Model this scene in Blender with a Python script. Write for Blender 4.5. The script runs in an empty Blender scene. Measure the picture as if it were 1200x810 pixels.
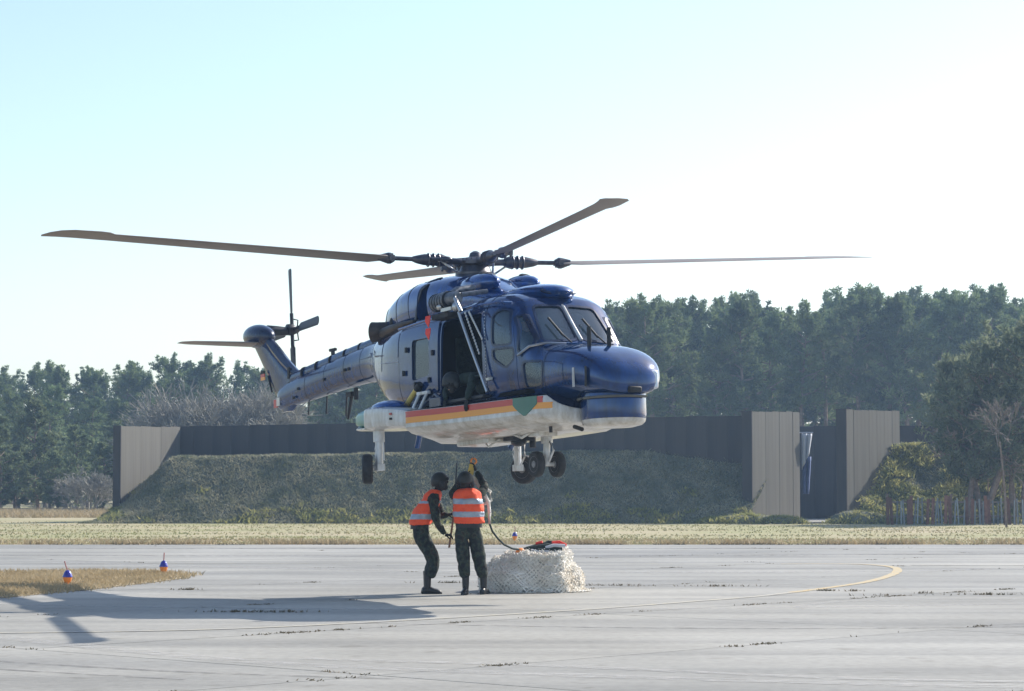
import bpy, bmesh, math, random
import numpy as np
from mathutils import Vector, Matrix, noise
from math import sin, cos, pi, radians as R, atan2, sqrt
C = bpy.context.scene.collection
SC = bpy.context.scene
rnd = random.Random(7)

# ---------------------------------------------------------------- camera, sky, sun, exposure
cam_d = bpy.data.cameras.new("camera"); cam = bpy.data.objects.new("camera", cam_d); C.objects.link(cam)
cam.location = (0, 0, 1.67); cam.rotation_euler = (R(90 + 3.245), 0, 0)
cam_d.sensor_width = 36; cam_d.lens = 85.7; cam_d.clip_start = .5; cam_d.clip_end = 5000
SC.camera = cam
SUN = Vector((1.1, .9, 1.0)).normalized()
elev = math.asin(SUN.z)
w = bpy.data.worlds.new("World"); SC.world = w; w.use_nodes = True
nt = w.node_tree; bg = nt.nodes["Background"]
sky = nt.nodes.new("ShaderNodeTexSky"); sky.sky_type = 'NISHITA'; sky.sun_disc = False
sky.sun_elevation = elev; sky.sun_rotation = atan2(SUN.x, SUN.y)
sky.air_density = 1.0; sky.dust_density = 1.0; sky.ozone_density = 1.6
nt.links.new(sky.outputs[0], bg.inputs[0]); bg.inputs[1].default_value = .14
sd = bpy.data.lights.new("sun", 'SUN'); sd.energy = 4.8; sd.angle = R(.5); sd.color = (1, .94, .86)
so = bpy.data.objects.new("sun", sd); C.objects.link(so); so.location = (60, 50, 80)
so.rotation_euler = SUN.to_track_quat('Z', 'Y').to_euler()
SC.view_settings.view_transform = 'Standard'; SC.view_settings.look = 'None'
SC.view_settings.gamma = 1; SC.view_settings.exposure = .55
SC.cycles.volume_step_rate = 1; SC.cycles.volume_bounces = 0
SC.cycles.max_bounces = 8; SC.cycles.transparent_max_bounces = 12

# ---------------------------------------------------------------- materials
def mat(name, col, rough=.8, metal=0., coat=0., spec=.5, noise_scale=None, col2=None, bump=0., bscale=None, detail=6,
        stretch=None, rand=0., contrast=(.35, .65), coords='Object', trans=0.):
    m = bpy.data.materials.new(name); m.use_nodes = True; n = m.node_tree; p = n.nodes["Principled BSDF"]
    p.inputs["Base Color"].default_value = (*col, 1); p.inputs["Roughness"].default_value = rough
    p.inputs["Metallic"].default_value = metal; p.inputs["Coat Weight"].default_value = coat
    p.inputs["Coat Roughness"].default_value = .04
    p.inputs["Specular IOR Level"].default_value = spec
    tc = n.nodes.new("ShaderNodeTexCoord"); mp = n.nodes.new("ShaderNodeMapping")
    n.links.new(tc.outputs[coords], mp.inputs[0])
    if stretch: mp.inputs["Scale"].default_value = stretch
    last = None
    if noise_scale:
        t = n.nodes.new("ShaderNodeTexNoise"); t.inputs["Scale"].default_value = noise_scale; t.inputs["Detail"].default_value = detail
        n.links.new(mp.outputs[0], t.inputs[0])
        r = n.nodes.new("ShaderNodeValToRGB"); r.color_ramp.elements[0].position = contrast[0]; r.color_ramp.elements[1].position = contrast[1]
        r.color_ramp.elements[0].color = (*col, 1); r.color_ramp.elements[1].color = (*(col2 or col), 1)
        n.links.new(t.outputs[0], r.inputs[0]); last = r.outputs[0]
    if rand:
        oi = n.nodes.new("ShaderNodeObjectInfo"); h = n.nodes.new("ShaderNodeHueSaturation")
        mr = n.nodes.new("ShaderNodeMapRange"); mr.inputs[3].default_value = 1 - rand; mr.inputs[4].default_value = 1 + rand
        n.links.new(oi.outputs["Random"], mr.inputs[0]); n.links.new(mr.outputs[0], h.inputs["Value"])
        if last: n.links.new(last, h.inputs["Color"])
        else: h.inputs["Color"].default_value = (*col, 1)
        last = h.outputs[0]
    if last: n.links.new(last, p.inputs["Base Color"])
    if bump:
        t2 = n.nodes.new("ShaderNodeTexNoise"); t2.inputs["Scale"].default_value = bscale or 20; t2.inputs["Detail"].default_value = 6
        b = n.nodes.new("ShaderNodeBump"); b.inputs["Strength"].default_value = bump; b.inputs["Distance"].default_value = .05
        n.links.new(mp.outputs[0], t2.inputs[0]); n.links.new(t2.outputs[0], b.inputs["Height"]); n.links.new(b.outputs[0], p.inputs["Normal"])
    if trans: p.inputs["Transmission Weight"].default_value = trans
    return m

def leafmat(name, a, b, rand=.2, transl=.25, ns=.6):
    m = mat(name, a, .7, noise_scale=ns, col2=b, rand=rand, spec=.25, detail=3)
    n = m.node_tree; p = n.nodes["Principled BSDF"]
    t = n.nodes.new("ShaderNodeBsdfTranslucent"); mx = n.nodes.new("ShaderNodeMixShader"); mx.inputs[0].default_value = transl
    src = p.inputs["Base Color"].links[0].from_socket
    n.links.new(src, t.inputs[0]); n.links.new(p.outputs[0], mx.inputs[1]); n.links.new(t.outputs[0], mx.inputs[2])
    n.links.new(mx.outputs[0], n.nodes["Material Output"].inputs[0])
    return m

M = {}
M['pine'] = leafmat('pine_needles', (.075, .12, .05), (.20, .25, .11), .3, .4)
M['pine_light'] = leafmat('young_pine_needles', (.12, .165, .085), (.22, .26, .13), .2, .35)
M['juniper'] = leafmat('dark_pine_needles', (.11, .145, .08), (.26, .28, .17), .1, .45, ns=1.2)
M['twig_dark'] = mat('dark_bare_twigs', (.16, .13, .11), .9, noise_scale=2, col2=(.24, .2, .17))
M['bark'] = mat('bark', (.16, .11, .085), .9, noise_scale=6, col2=(.26, .2, .16))
M['twig'] = mat('bare_twigs', (.24, .225, .19), .9, noise_scale=2, col2=(.33, .31, .26))
M['twig_red'] = mat('reddish_twigs', (.26, .19, .15), .9, noise_scale=2, col2=(.36, .27, .21))
M['birch'] = mat('birch_bark', (.62, .6, .56), .8, noise_scale=5, col2=(.35, .33, .3))
M['grass_soil'] = mat('grass_ground', (.27, .265, .11), .95, noise_scale=.16, col2=(.40, .33, .20), bump=.5, bscale=8, contrast=(.3, .7))
M['berm_soil'] = mat('berm_soil', (.09, .10, .065), .95, noise_scale=2.5, col2=(.19, .18, .12), bump=1, bscale=4)
M['grass_dry'] = leafmat('dry_grass', (.40, .33, .19), (.31, .31, .13), 0, .2, .12)
M['grass_straw'] = leafmat('straw_grass', (.45, .36, .22), (.36, .28, .16), 0, .3, .8)
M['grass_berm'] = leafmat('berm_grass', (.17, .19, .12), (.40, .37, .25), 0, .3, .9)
M['grass_berm_light'] = leafmat('sunlit_tussocks', (.48, .44, .17), (.24, .26, .10), 0, .4, 1.6)  # brighter than the bank grass, sunlight on the tussocks put into the colour
M['weed'] = leafmat('joint_weeds', (.10, .09, .05), (.20, .15, .09), 0, .2, 2)
M['steel'] = mat('weathered_steel_sheet', (.105, .097, .08), .85, noise_scale=1.6, col2=(.155, .145, .12), stretch=(4, 4, .5), rand=.07, bump=.2, bscale=14, contrast=(.25, .75))
M['steel_shaded'] = mat('shaded_steel_sheet', (.038, .034, .033), .8, noise_scale=1.2, col2=(.055, .049, .046), stretch=(3, 3, .3), rand=.05)  # darker copy of the steel sheet, shade on these walls put into the colour
M['rust'] = mat('rusty_board', (.15, .06, .04), .85, noise_scale=5, col2=(.24, .12, .08), rand=.35)
M['pale_slat'] = mat('pale_slat', (.24, .25, .25), .8, rand=.4)
M['line_yellow'] = mat('yellow_line_paint', (.56, .38, .14), .8, noise_scale=9, col2=(.42, .38, .28), contrast=(.35, .60))
M['line_faint'] = mat('worn_line_paint', (.46, .42, .31), .85, noise_scale=6, col2=(.37, .36, .33), contrast=(.35, .6))
M['crumbs'] = mat('joint_filler', (.20, .185, .15), .95, noise_scale=3, col2=(.38, .36, .32))

def concrete():
    m = bpy.data.materials.new('apron_concrete'); m.use_nodes = True; n = m.node_tree; p = n.nodes["Principled BSDF"]
    p.inputs["Roughness"].default_value = .78; p.inputs["Specular IOR Level"].default_value = .35
    g = n.nodes.new("ShaderNodeNewGeometry")
    def nz(scale, st, detail=6, dist=0.):
        mp = n.nodes.new("ShaderNodeMapping"); mp.inputs["Scale"].default_value = st; mp.inputs["Rotation"].default_value = (0, 0, dist)
        t = n.nodes.new("ShaderNodeTexNoise"); t.inputs["Scale"].default_value = scale; t.inputs["Detail"].default_value = detail
        n.links.new(g.outputs["Position"], mp.inputs[0]); n.links.new(mp.outputs[0], t.inputs[0]); return t.outputs[0]
    def ramp(s, a, b, p0, p1):
        r = n.nodes.new("ShaderNodeValToRGB"); r.color_ramp.elements[0].position = p0; r.color_ramp.elements[1].position = p1
        r.color_ramp.elements[0].color = (*a, 1); r.color_ramp.elements[1].color = (*b, 1); n.links.new(s, r.inputs[0]); return r.outputs[0]
    def mul(a, b, f=1.):
        x = n.nodes.new("ShaderNodeMixRGB"); x.blend_type = 'MULTIPLY'; x.inputs[0].default_value = f
        n.links.new(a, x.inputs[1]); n.links.new(b, x.inputs[2]); return x.outputs[0]
    base = ramp(nz(.22, (1, 1, 1), 5), (.275, .262, .232), (.36, .344, .308), .35, .65)
    st = ramp(nz(.5, (.12, 1.6, 1), 5, .08), (.76, .77, .78), (1.07, 1.07, 1.06), .35, .62)       # swept streaks
    tyre = ramp(nz(.9, (.10, 1.3, 1), 3, -.5), (1, 1, 1), (1.10, 1.10, 1.10), .58, .68)
    fine = ramp(nz(9, (1, 1, 1), 8), (.86, .86, .86), (1.08, 1.08, 1.08), .3, .7)
    spots = ramp(nz(2.2, (1, 1, 1), 3), (.70, .68, .64), (1, 1, 1), .27, .38)
    oi = n.nodes.new("ShaderNodeObjectInfo")
    rv = ramp(oi.outputs["Random"], (.91, .92, .93), (1.06, 1.06, 1.05), 0, 1)
    c = mul(mul(mul(mul(mul(base, st), tyre), fine), spots, .7), rv)
    n.links.new(c, p.inputs["Base Color"])
    b = n.nodes.new("ShaderNodeBump"); b.inputs["Strength"].default_value = .35; b.inputs["Distance"].default_value = .01
    n.links.new(nz(25, (1, 1, 1), 8), b.inputs["Height"]); n.links.new(b.outputs[0], p.inputs["Normal"])
    return m
M['concrete'] = concrete()

def paint(name, col, metal, rough=.22, coat=1., rivets=True):
    m = mat(name, col, rough, metal, coat)
    n = m.node_tree; p = n.nodes["Principled BSDF"]
    g = n.nodes.new("ShaderNodeTexCoord")
    t = n.nodes.new("ShaderNodeTexNoise"); t.inputs["Scale"].default_value = 2.2; t.inputs["Detail"].default_value = 3
    n.links.new(g.outputs["Object"], t.inputs[0])
    b = n.nodes.new("ShaderNodeBump"); b.inputs["Strength"].default_value = .16; b.inputs["Distance"].default_value = .04
    n.links.new(t.outputs[0], b.inputs["Height"])
    n.links.new(b.outputs[0], p.inputs["Normal"]); n.links.new(b.outputs[0], p.inputs["Coat Normal"])
    mg = n.nodes.new("ShaderNodeMapping"); mg.inputs["Scale"].default_value = (2.5, 2.5, .8); tg = n.nodes.new("ShaderNodeTexNoise"); tg.inputs["Scale"].default_value = 2.6; tg.inputs["Detail"].default_value = 9; tg.inputs["Roughness"].default_value = .7
    n.links.new(g.outputs["Object"], mg.inputs[0]); n.links.new(mg.outputs[0], tg.inputs[0])
    rg = n.nodes.new("ShaderNodeValToRGB"); rg.color_ramp.elements[0].position = .32; rg.color_ramp.elements[1].position = .62
    rg.color_ramp.elements[0].color = (col[0] * .55 + .004, col[1] * .5 + .003, col[2] * .42 + .002, 1); rg.color_ramp.elements[1].color = (*col, 1)
    n.links.new(tg.outputs[0], rg.inputs[0]); n.links.new(rg.outputs[0], p.inputs["Base Color"])
    r = n.nodes.new("ShaderNodeMapRange"); r.inputs[3].default_value = rough * .8; r.inputs[4].default_value = rough * 1.5
    n.links.new(t.outputs[0], r.inputs[0]); n.links.new(r.outputs[0], p.inputs["Roughness"])
    return m
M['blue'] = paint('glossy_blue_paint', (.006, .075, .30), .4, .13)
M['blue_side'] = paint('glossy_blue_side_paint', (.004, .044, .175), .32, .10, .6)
M['boomblue'] = paint('boom_blue_dark_reflection', (.006, .045, .16), .12, .12, .1)  # copy of the body blue, dulled to stand in for dark surroundings mirrored there
M['navy'] = paint('navy_paint', (.006, .02, .07), .0, .22, .2)
M['white'] = paint('white_hull_paint', (.68, .66, .62), 0, .35, .6)
M['red'] = mat('red_stripe', (.50, .03, .02), .4, coat=.5)
M['gold'] = mat('gold_stripe', (.80, .30, .02), .4, coat=.5)
M['green'] = mat('green_panel', (.02, .12, .08), .4, coat=.5, noise_scale=3, col2=(.03, .16, .11))
M['teal'] = mat('teal_cap', (.05, .24, .26), .4, coat=.5, noise_scale=4, col2=(.06, .28, .18))
M['black'] = mat('black_rubber', (.015, .015, .016), .7, noise_scale=20, col2=(.03, .03, .03))
M['blackmetal'] = mat('black_metal', (.03, .033, .04), .4, .5)
M['hub'] = mat('rotor_head_metal', (.06, .065, .085), .4, .7, noise_scale=9, col2=(.13, .12, .13))
M['blade'] = mat('rotor_blade_grey', (.22, .185, .16), .5, noise_scale=1.5, col2=(.27, .23, .20))
M['bladedark'] = mat('rotor_blade_dark', (.06, .065, .075), .45)
M['metal'] = mat('bare_metal', (.5, .5, .5), .35, .9)
M['legwhite'] = paint('white_gear_paint', (.70, .72, .74), 0, .35, .5)
M['rimgrey'] = mat('rim_grey', (.30, .30, .31), .5, noise_scale=18, col2=(.14, .13, .13))
M['interior'] = mat('dark_cabin_lining', (.012, .012, .014), .95, spec=.1)
M['seat'] = mat('seat_fabric', (.03, .035, .04), .9)
M['kit'] = mat('dark_green_kit', (.010, .024, .020), .9, noise_scale=12, col2=(.025, .042, .032), bump=.6, bscale=14)
M['hoist'] = mat('hoist_grey', (.07, .085, .11), .45, .3, noise_scale=14, col2=(.20, .21, .23))
M['hotmetal'] = mat('exhaust_metal', (.045, .038, .036), .55, .8, noise_scale=6, col2=(.09, .07, .06))
M['redtag'] = mat('red_flag_cloth', (.85, .05, .03), .7)
M['yellow'] = mat('yellow_strap', (.72, .52, .10), .6, noise_scale=12, col2=(.6, .45, .12))
M['lens'] = mat('lamp_lens', (.6, .63, .68), .1, .2, coat=1)
M['skin'] = mat('skin', (.45, .25, .17), .6)
M['vest'] = mat('orange_vest', (1.0, .12, .035), .75, noise_scale=14, col2=(.95, .095, .03), bump=.5, bscale=10)
M['silver'] = mat('reflective_band', (.30, .36, .44), .4, .25, noise_scale=12, col2=(.40, .45, .52), bump=.4, bscale=12)
M['dark_face'] = mat('shaded_face', (.035, .03, .026), .85)  # face darkened by shade put into the colour, neck cover in the same tone
M['boot'] = mat('boot_leather', (.014, .013, .013), .45)
M['glove'] = mat('dark_glove', (.02, .02, .018), .8)
M['helmet'] = mat('helmet_shell', (.012, .014, .014), .55, noise_scale=9, col2=(.03, .032, .03))
M['rope'] = mat('net_rope', (.88, .85, .78), .85, noise_scale=2.2, col2=(.80, .73, .62), rand=.05, contrast=(.45, .7))
M['canvas'] = mat('grey_white_canvas', (.78, .75, .70), .9, noise_scale=5, col2=(.64, .61, .56), bump=.6, bscale=18)
M['darkstrap'] = mat('dark_webbing', (.02, .035, .03), .8)
M['orange'] = mat('orange_plastic', (.9, .28, .04), .5)
M['lightblue'] = mat('blue_glass_dome', (.03, .025, .30), .12, coat=1)
M['stick'] = mat('brown_wood', (.28, .15, .09), .8)
M['pinkstick'] = mat('faded_red_rod', (.50, .22, .2), .7)
M['bluecloth'] = mat('blue_tarp', (.05, .08, .2), .8, noise_scale=3, col2=(.10, .14, .28))
M['whitecloth'] = mat('white_tarp', (.5, .52, .56), .8)

def camo():
    m = mat('woodland_camouflage', (.02, .028, .022), .9)
    n = m.node_tree; p = n.nodes["Principled BSDF"]; tc = n.nodes.new("ShaderNodeTexCoord")
    def nzr(sc, off, stops):
        mp = n.nodes.new("ShaderNodeMapping"); mp.inputs["Location"].default_value = off
        t = n.nodes.new("ShaderNodeTexNoise"); t.inputs["Scale"].default_value = sc; t.inputs["Detail"].default_value = 3
        n.links.new(tc.outputs["Object"], mp.inputs[0]); n.links.new(mp.outputs[0], t.inputs[0])
        r = n.nodes.new("ShaderNodeValToRGB"); r.color_ramp.interpolation = 'CONSTANT'
        e = r.color_ramp.elements; e[0].position = 0; e[0].color = (*stops[0][1], 1); e[1].position = stops[1][0]; e[1].color = (*stops[1][1], 1)
        for q, c in stops[2:]: z = e.new(q); z.color = (*c, 1)
        n.links.new(t.outputs[0], r.inputs[0]); return r.outputs[0]
    c = nzr(11, (0, 0, 0), [(0, (.012, .013, .013)), (.46, (.022, .032, .024)), (.55, (.042, .052, .034)), (.60, (.034, .025, .018)), (.66, (.018, .02, .018))])
    n.links.new(c, p.inputs["Base Color"])
    t2 = n.nodes.new("ShaderNodeTexNoise"); t2.inputs["Scale"].default_value = 9; t2.inputs["Detail"].default_value = 4
    b = n.nodes.new("ShaderNodeBump"); b.inputs["Strength"].default_value = .9; b.inputs["Distance"].default_value = .05
    n.links.new(tc.outputs["Object"], t2.inputs[0]); n.links.new(t2.outputs[0], b.inputs["Height"]); n.links.new(b.outputs[0], p.inputs["Normal"])
    return m
M['camo'] = camo()

def glass():
    m = bpy.data.materials.new('cockpit_glass'); m.use_nodes = True; n = m.node_tree
    n.nodes.remove(n.nodes["Principled BSDF"]); out = n.nodes["Material Output"]
    g = n.nodes.new("ShaderNodeBsdfGlossy"); g.inputs["Roughness"].default_value = .04; g.inputs[0].default_value = (.85, .92, 1, 1)
    t = n.nodes.new("ShaderNodeBsdfTransparent"); t.inputs[0].default_value = (.72, .80, .86, 1)
    d = n.nodes.new("ShaderNodeBsdfDiffuse"); d.inputs[0].default_value = (.16, .25, .33, 1)
    f = n.nodes.new("ShaderNodeFresnel"); f.inputs[0].default_value = 1.75
    m0 = n.nodes.new("ShaderNodeMixShader"); m0.inputs[0].default_value = .10
    m1 = n.nodes.new("ShaderNodeMixShader")
    n.links.new(t.outputs[0], m0.inputs[1]); n.links.new(d.outputs[0], m0.inputs[2])
    ge = n.nodes.new("ShaderNodeNewGeometry"); s1 = n.nodes.new("ShaderNodeMath"); s1.operation = 'SUBTRACT'; s1.inputs[0].default_value = 1
    s2 = n.nodes.new("ShaderNodeMath"); s2.operation = 'MULTIPLY'; n.links.new(ge.outputs["Backfacing"], s1.inputs[1]); n.links.new(s1.outputs[0], s2.inputs[0]); n.links.new(f.outputs[0], s2.inputs[1]); n.links.new(s2.outputs[0], m1.inputs[0]); n.links.new(m0.outputs[0], m1.inputs[1]); n.links.new(g.outputs[0], m1.inputs[2])
    n.links.new(m1.outputs[0], out.inputs[0]); return m
M['glass'] = glass()

# ---------------------------------------------------------------- helpers
def link(name, me, parent=None, loc=None, smooth=False, **props):
    o = bpy.data.objects.new(name, me); C.objects.link(o)
    if parent is not None: o.parent = parent
    if loc is not None: o.location = loc
    if smooth and me: me.polygons.foreach_set('use_smooth', [True] * len(me.polygons))
    for k, v in props.items(): o[k] = v
    return o
def mesh(name, v, f, mats, mi=None):
    me = bpy.data.meshes.new(name); me.from_pydata([tuple(p) for p in v], [], f)
    for m in (mats if isinstance(mats, (list, tuple)) else [mats]): me.materials.append(M[m] if isinstance(m, str) else m)
    if mi is not None: me.polygons.foreach_set('material_index', mi)
    me.update(); return me
def npmesh(name, v, fs, mats):
    """fast mesh: v (n,3) array, fs (m,k) array of indices"""
    me = bpy.data.meshes.new(name); k = fs.shape[1]
    me.vertices.add(len(v)); me.vertices.foreach_set('co', v.astype(np.float32).ravel())
    me.loops.add(fs.size); me.loops.foreach_set('vertex_index', fs.astype(np.int32).ravel())
    me.polygons.add(len(fs)); me.polygons.foreach_set('loop_start', np.arange(0, fs.size, k, dtype=np.int32))
    me.update(calc_edges=True); me.validate()
    for m in (mats if isinstance(mats, (list, tuple)) else [mats]): me.materials.append(M[m])
    return me
class MB:
    def __init__(s): s.v = []; s.f = []
    def add(s, v, f):
        b = len(s.v); s.v += [tuple(p) for p in v]; s.f += [tuple(b + i for i in q) for q in f]; return s
    def box(s, c, d, rot=None):
        v = [Vector((x * d[0] / 2, y * d[1] / 2, z * d[2] / 2)) for x in (-1, 1) for y in (-1, 1) for z in (-1, 1)]
        if rot is not None: v = [rot @ p for p in v]
        v = [p + Vector(c) for p in v]
        return s.add(v, [(0, 1, 3, 2), (4, 6, 7, 5), (0, 4, 5, 1), (2, 3, 7, 6), (0, 2, 6, 4), (1, 5, 7, 3)])
    def tube(s, pts, rad, n=8, cap=True):
        pts = [Vector(p) for p in pts]; rs = rad if isinstance(rad, (list, tuple)) else [rad] * len(pts)
        v = []; f = []; up = None
        for i, p in enumerate(pts):
            d = (pts[min(i + 1, len(pts) - 1)] - pts[max(i - 1, 0)]).normalized()
            if up is None:
                up = Vector((0, 0, 1)) if abs(d.z) < .9 else Vector((1, 0, 0))
            a = d.cross(up).normalized(); b = d.cross(a).normalized(); up = -b if False else up
            for k in range(n):
                t = 2 * pi * k / n; v.append(p + (a * cos(t) + b * sin(t)) * rs[i])
        for i in range(len(pts) - 1):
            for k in range(n):
                k2 = (k + 1) % n; f.append((i * n + k, i * n + k2, (i + 1) * n + k2, (i + 1) * n + k))
        if cap: f.append(tuple(range(n))[::-1]); f.append(tuple((len(pts) - 1) * n + k for k in range(n)))
        return s.add(v, f)
    def ell(s, c, r, rot=None, n=14, m=9):
        v = []; f = []
        for i in range(m + 1):
            a = pi * i / m
            for k in range(n):
                t = 2 * pi * k / n; p = Vector((r[0] * sin(a) * cos(t), r[1] * sin(a) * sin(t), r[2] * cos(a)))
                if rot is not None: p = rot @ p
                v.append(p + Vector(c))
        for i in range(m):
            for k in range(n):
                k2 = (k + 1) % n; f.append((i * n + k, (i + 1) * n + k, (i + 1) * n + k2, i * n + k2))
        return s.add(v, f)
    def lathe(s, prof, c=(0, 0, 0), axis=Vector((0, 0, 1)), n=20):
        q = axis.to_track_quat('Z', 'Y').to_matrix(); v = []; f = []
        for r, z in prof:
            for k in range(n):
                t = 2 * pi * k / n; v.append(q @ Vector((r * cos(t), r * sin(t), z)) + Vector(c))
        for i in range(len(prof) - 1):
            for k in range(n):
                k2 = (k + 1) % n; f.append((i * n + k, i * n + k2, (i + 1) * n + k2, (i + 1) * n + k))
        f.append(tuple(range(n))[::-1]); f.append(tuple((len(prof) - 1) * n + k for k in range(n)))
        return s.add(v, f)
    def loft(s, rings):
        n = len(rings[0]); v = [p for r in rings for p in r]; f = []
        for i in range(len(rings) - 1):
            for k in range(n):
                k2 = (k + 1) % n; f.append((i * n + k, i * n + k2, (i + 1) * n + k2, (i + 1) * n + k))
        f.append(tuple(range(n))[::-1]); f.append(tuple((len(rings) - 1) * n + k for k in range(n)))
        return s.add(v, f)
    def mesh(s, name, m):
        me = mesh(name, s.v, s.f, m); bm = bmesh.new(); bm.from_mesh(me); bmesh.ops.recalc_face_normals(bm, faces=bm.faces[:]); bm.to_mesh(me); bm.free(); return me
    def obj(s, name, m, parent=None, loc=None, smooth=True, bevel=0, **props):
        o = link(name, s.mesh(name, m), parent, loc, smooth, **props)
        if bevel:
            b = o.modifiers.new('bevel', 'BEVEL'); b.width = bevel; b.segments = 2; b.limit_method = 'ANGLE'
        if smooth:
            try:
                o.data.set_sharp_from_angle(angle=R(38))
            except Exception: pass
        return o
def tag(o, label, cat, group=None, kind=None):
    o['label'] = label; o['category'] = cat
    if group: o['group'] = group
    if kind: o['kind'] = kind
    return o
def empty(name, loc, label, cat, group=None, rz=0):
    o = bpy.data.objects.new(name, None); C.objects.link(o); o.location = loc; o.rotation_euler = (0, 0, rz); o.empty_display_size = .3
    return tag(o, label, cat, group)
def struct(o): o['kind'] = 'structure'; return o
def nz(x, y, z=0, s=1.): return noise.noise(Vector((x * s, y * s, z * s)))

# ---------------------------------------------------------------- ground
def sheet(name, pts, z, m):
    return link(name, mesh(name, [(x, y, z) for x, y in pts], [tuple(range(len(pts)))], m))
struct(sheet('ground', [(-650, -60), (650, -60), (650, 900), (-650, 900)], -.06, 'grass_soil'))
struct(sheet('joint_bed', [(-60, -40), (60, -40), (60, 67.0), (-60, 67.0)], -.03, 'crumbs'))
apron = bpy.data.objects.new('apron', None); C.objects.link(apron); struct(apron)
AX0, AX1, AY0, AY1 = -30, 30, 8, 67.2
struct(link('apron_surface', mesh('apron_surface',
    [(-160, -40, 0), (160, -40, 0), (160, AY0, 0), (-160, AY0, 0), (AX1 + .02, AY0, 0), (160, AY1, 0), (AX1 + .02, AY1, 0), (-160, AY1, 0), (AX0 - .02, AY0, 0), (AX0 - .02, AY1, 0)],
    [(0, 1, 2, 3), (4, 2, 5, 6), (3, 8, 9, 7)], 'concrete')))
ANG = R(47.6); U = Vector((cos(ANG), sin(ANG))); N_ = Vector((-sin(ANG), cos(ANG)))
def clip(poly):
    for ax, val, sg in ((0, AX0, 1), (0, AX1, -1), (1, AY0, 1), (1, AY1, -1)):
        out = []
        for i in range(len(poly)):
            a, b = poly[i], poly[(i + 1) % len(poly)]
            da, db = sg * (a[ax] - val), sg * (b[ax] - val)
            if da >= 0: out.append(a)
            if da * db < 0:
                t = da / (da - db); out.append((a[0] + t * (b[0] - a[0]), a[1] + t * (b[1] - a[1])))
        poly = out
        if not poly: return []
    return poly
SPN, SPU, N0 = 5.06, 9.0, 20.36
joints = []
for i in range(-9, 10):
    for j in range(-6, 9):
        n0 = N0 + i * SPN; u0 = 24.0 + j * SPU + (i % 2) * 0
        g = .011
        P = [(a, b) for a, b in ((u0 + g, n0 + g), (u0 + SPU - g, n0 + g), (u0 + SPU - g, n0 + SPN - g), (u0 + g, n0 + SPN - g))]
        pl = clip([tuple(U * a + N_ * b) for a, b in P])
        if len(pl) < 3: continue
        top = [(x, y, rnd.uniform(-.001, .001)) for x, y in pl]; bot = [(x, y, -.028) for x, y in pl]; k = len(pl)
        fs = [tuple(range(k))] + [(q, k + q, k + (q + 1) % k, (q + 1) % k) for q in range(k)]
        link('concrete_slab', mesh('concrete_slab', top + bot, fs, 'concrete'), apron)
    joints.append(n0)

def ribbon(name, pts, wd, z, m, sub=8, jit=.0):
    # Catmull-Rom ribbon
    P = [Vector((p[0], p[1], 0)) for p in pts]; Q = []
    for i in range(len(P) - 1):
        a, b, c, d = P[max(i - 1, 0)], P[i], P[i + 1], P[min(i + 2, len(P) - 1)]
        for s in range(sub):
            t = s / sub; Q.append(.5 * ((2 * b) + (c - a) * t + (2 * a - 5 * b + 4 * c - d) * t * t + (3 * b - a - 3 * c + d) * t ** 3))
    Q.append(P[-1]); v = []; f = []
    for i, q in enumerate(Q):
        d = (Q[min(i + 1, len(Q) - 1)] - Q[max(i - 1, 0)]).normalized(); n = Vector((-d.y, d.x, 0)) * wd / 2
        j = 1 + rnd.uniform(-jit, jit)
        v += [(q.x + n.x * j, q.y + n.y * j, z), (q.x - n.x * j, q.y - n.y * j, z)]
        if i: f.append((2 * i - 2, 2 * i - 1, 2 * i + 1, 2 * i))
    return struct(link(name, mesh(name, v, f, m)))
ribbon('yellow_taxi_line', [(4.3, 37.6), (4.9, 38.9), (5.95, 41.4), (6.85, 44.4), (7.44, 47.2), (7.62, 49.2), (7.3, 50.6), (6.6, 51.0), (5.6, 50.9)], .17, .006, 'line_yellow', jit=.08)
ribbon('worn_taxi_line', [(-9, 27.0), (-5.8, 27.4), (-2.95, 28.4), (.56, 32.0), (2.4, 34.5), (3.52, 36.1), (4.3, 37.6)], .15, .006, 'line_faint', jit=.15)
ribbon('worn_cross_line', [(5.6, 50.9), (3, 51.1), (-2, 51.2), (-12, 51.4)], .10, .006, 'line_faint', jit=.3)
ribbon('worn_far_line', [(8.2, 50.2), (12, 50.0), (18, 49.6)], .18, .006, 'line_faint', jit=.3)

def blades(pts, h, wd, lean=.5, seed=1, per=1):
    """numpy triangles: pts (n,3), returns verts/faces for one leaning blade each"""
    g = np.random.default_rng(seed); pts = np.repeat(pts, per, axis=0); n = len(pts)
    if per > 1: pts = pts + np.c_[g.normal(0, wd * 1.5, (n, 2)), np.zeros(n)]
    a = g.uniform(0, 2 * pi, n); hh = h * g.uniform(.5, 1.3, n); ww = wd * g.uniform(.6, 1.3, n)
    dx = np.c_[np.cos(a), np.sin(a), np.zeros(n)] * ww[:, None] / 2
    l = g.normal(0, lean, (n, 2)) * hh[:, None]
    tip = pts + np.c_[l, hh]
    v = np.stack([pts - dx, pts + dx, tip], 1).reshape(-1, 3); f = np.arange(3 * n).reshape(-1, 3)
    return v, f
def stuff(name, v, f, m, label, cat):
    o = link(name, npmesh(name, v, f, m)); return tag(o, label, cat, kind='stuff')

g = np.random.default_rng(3)
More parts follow.
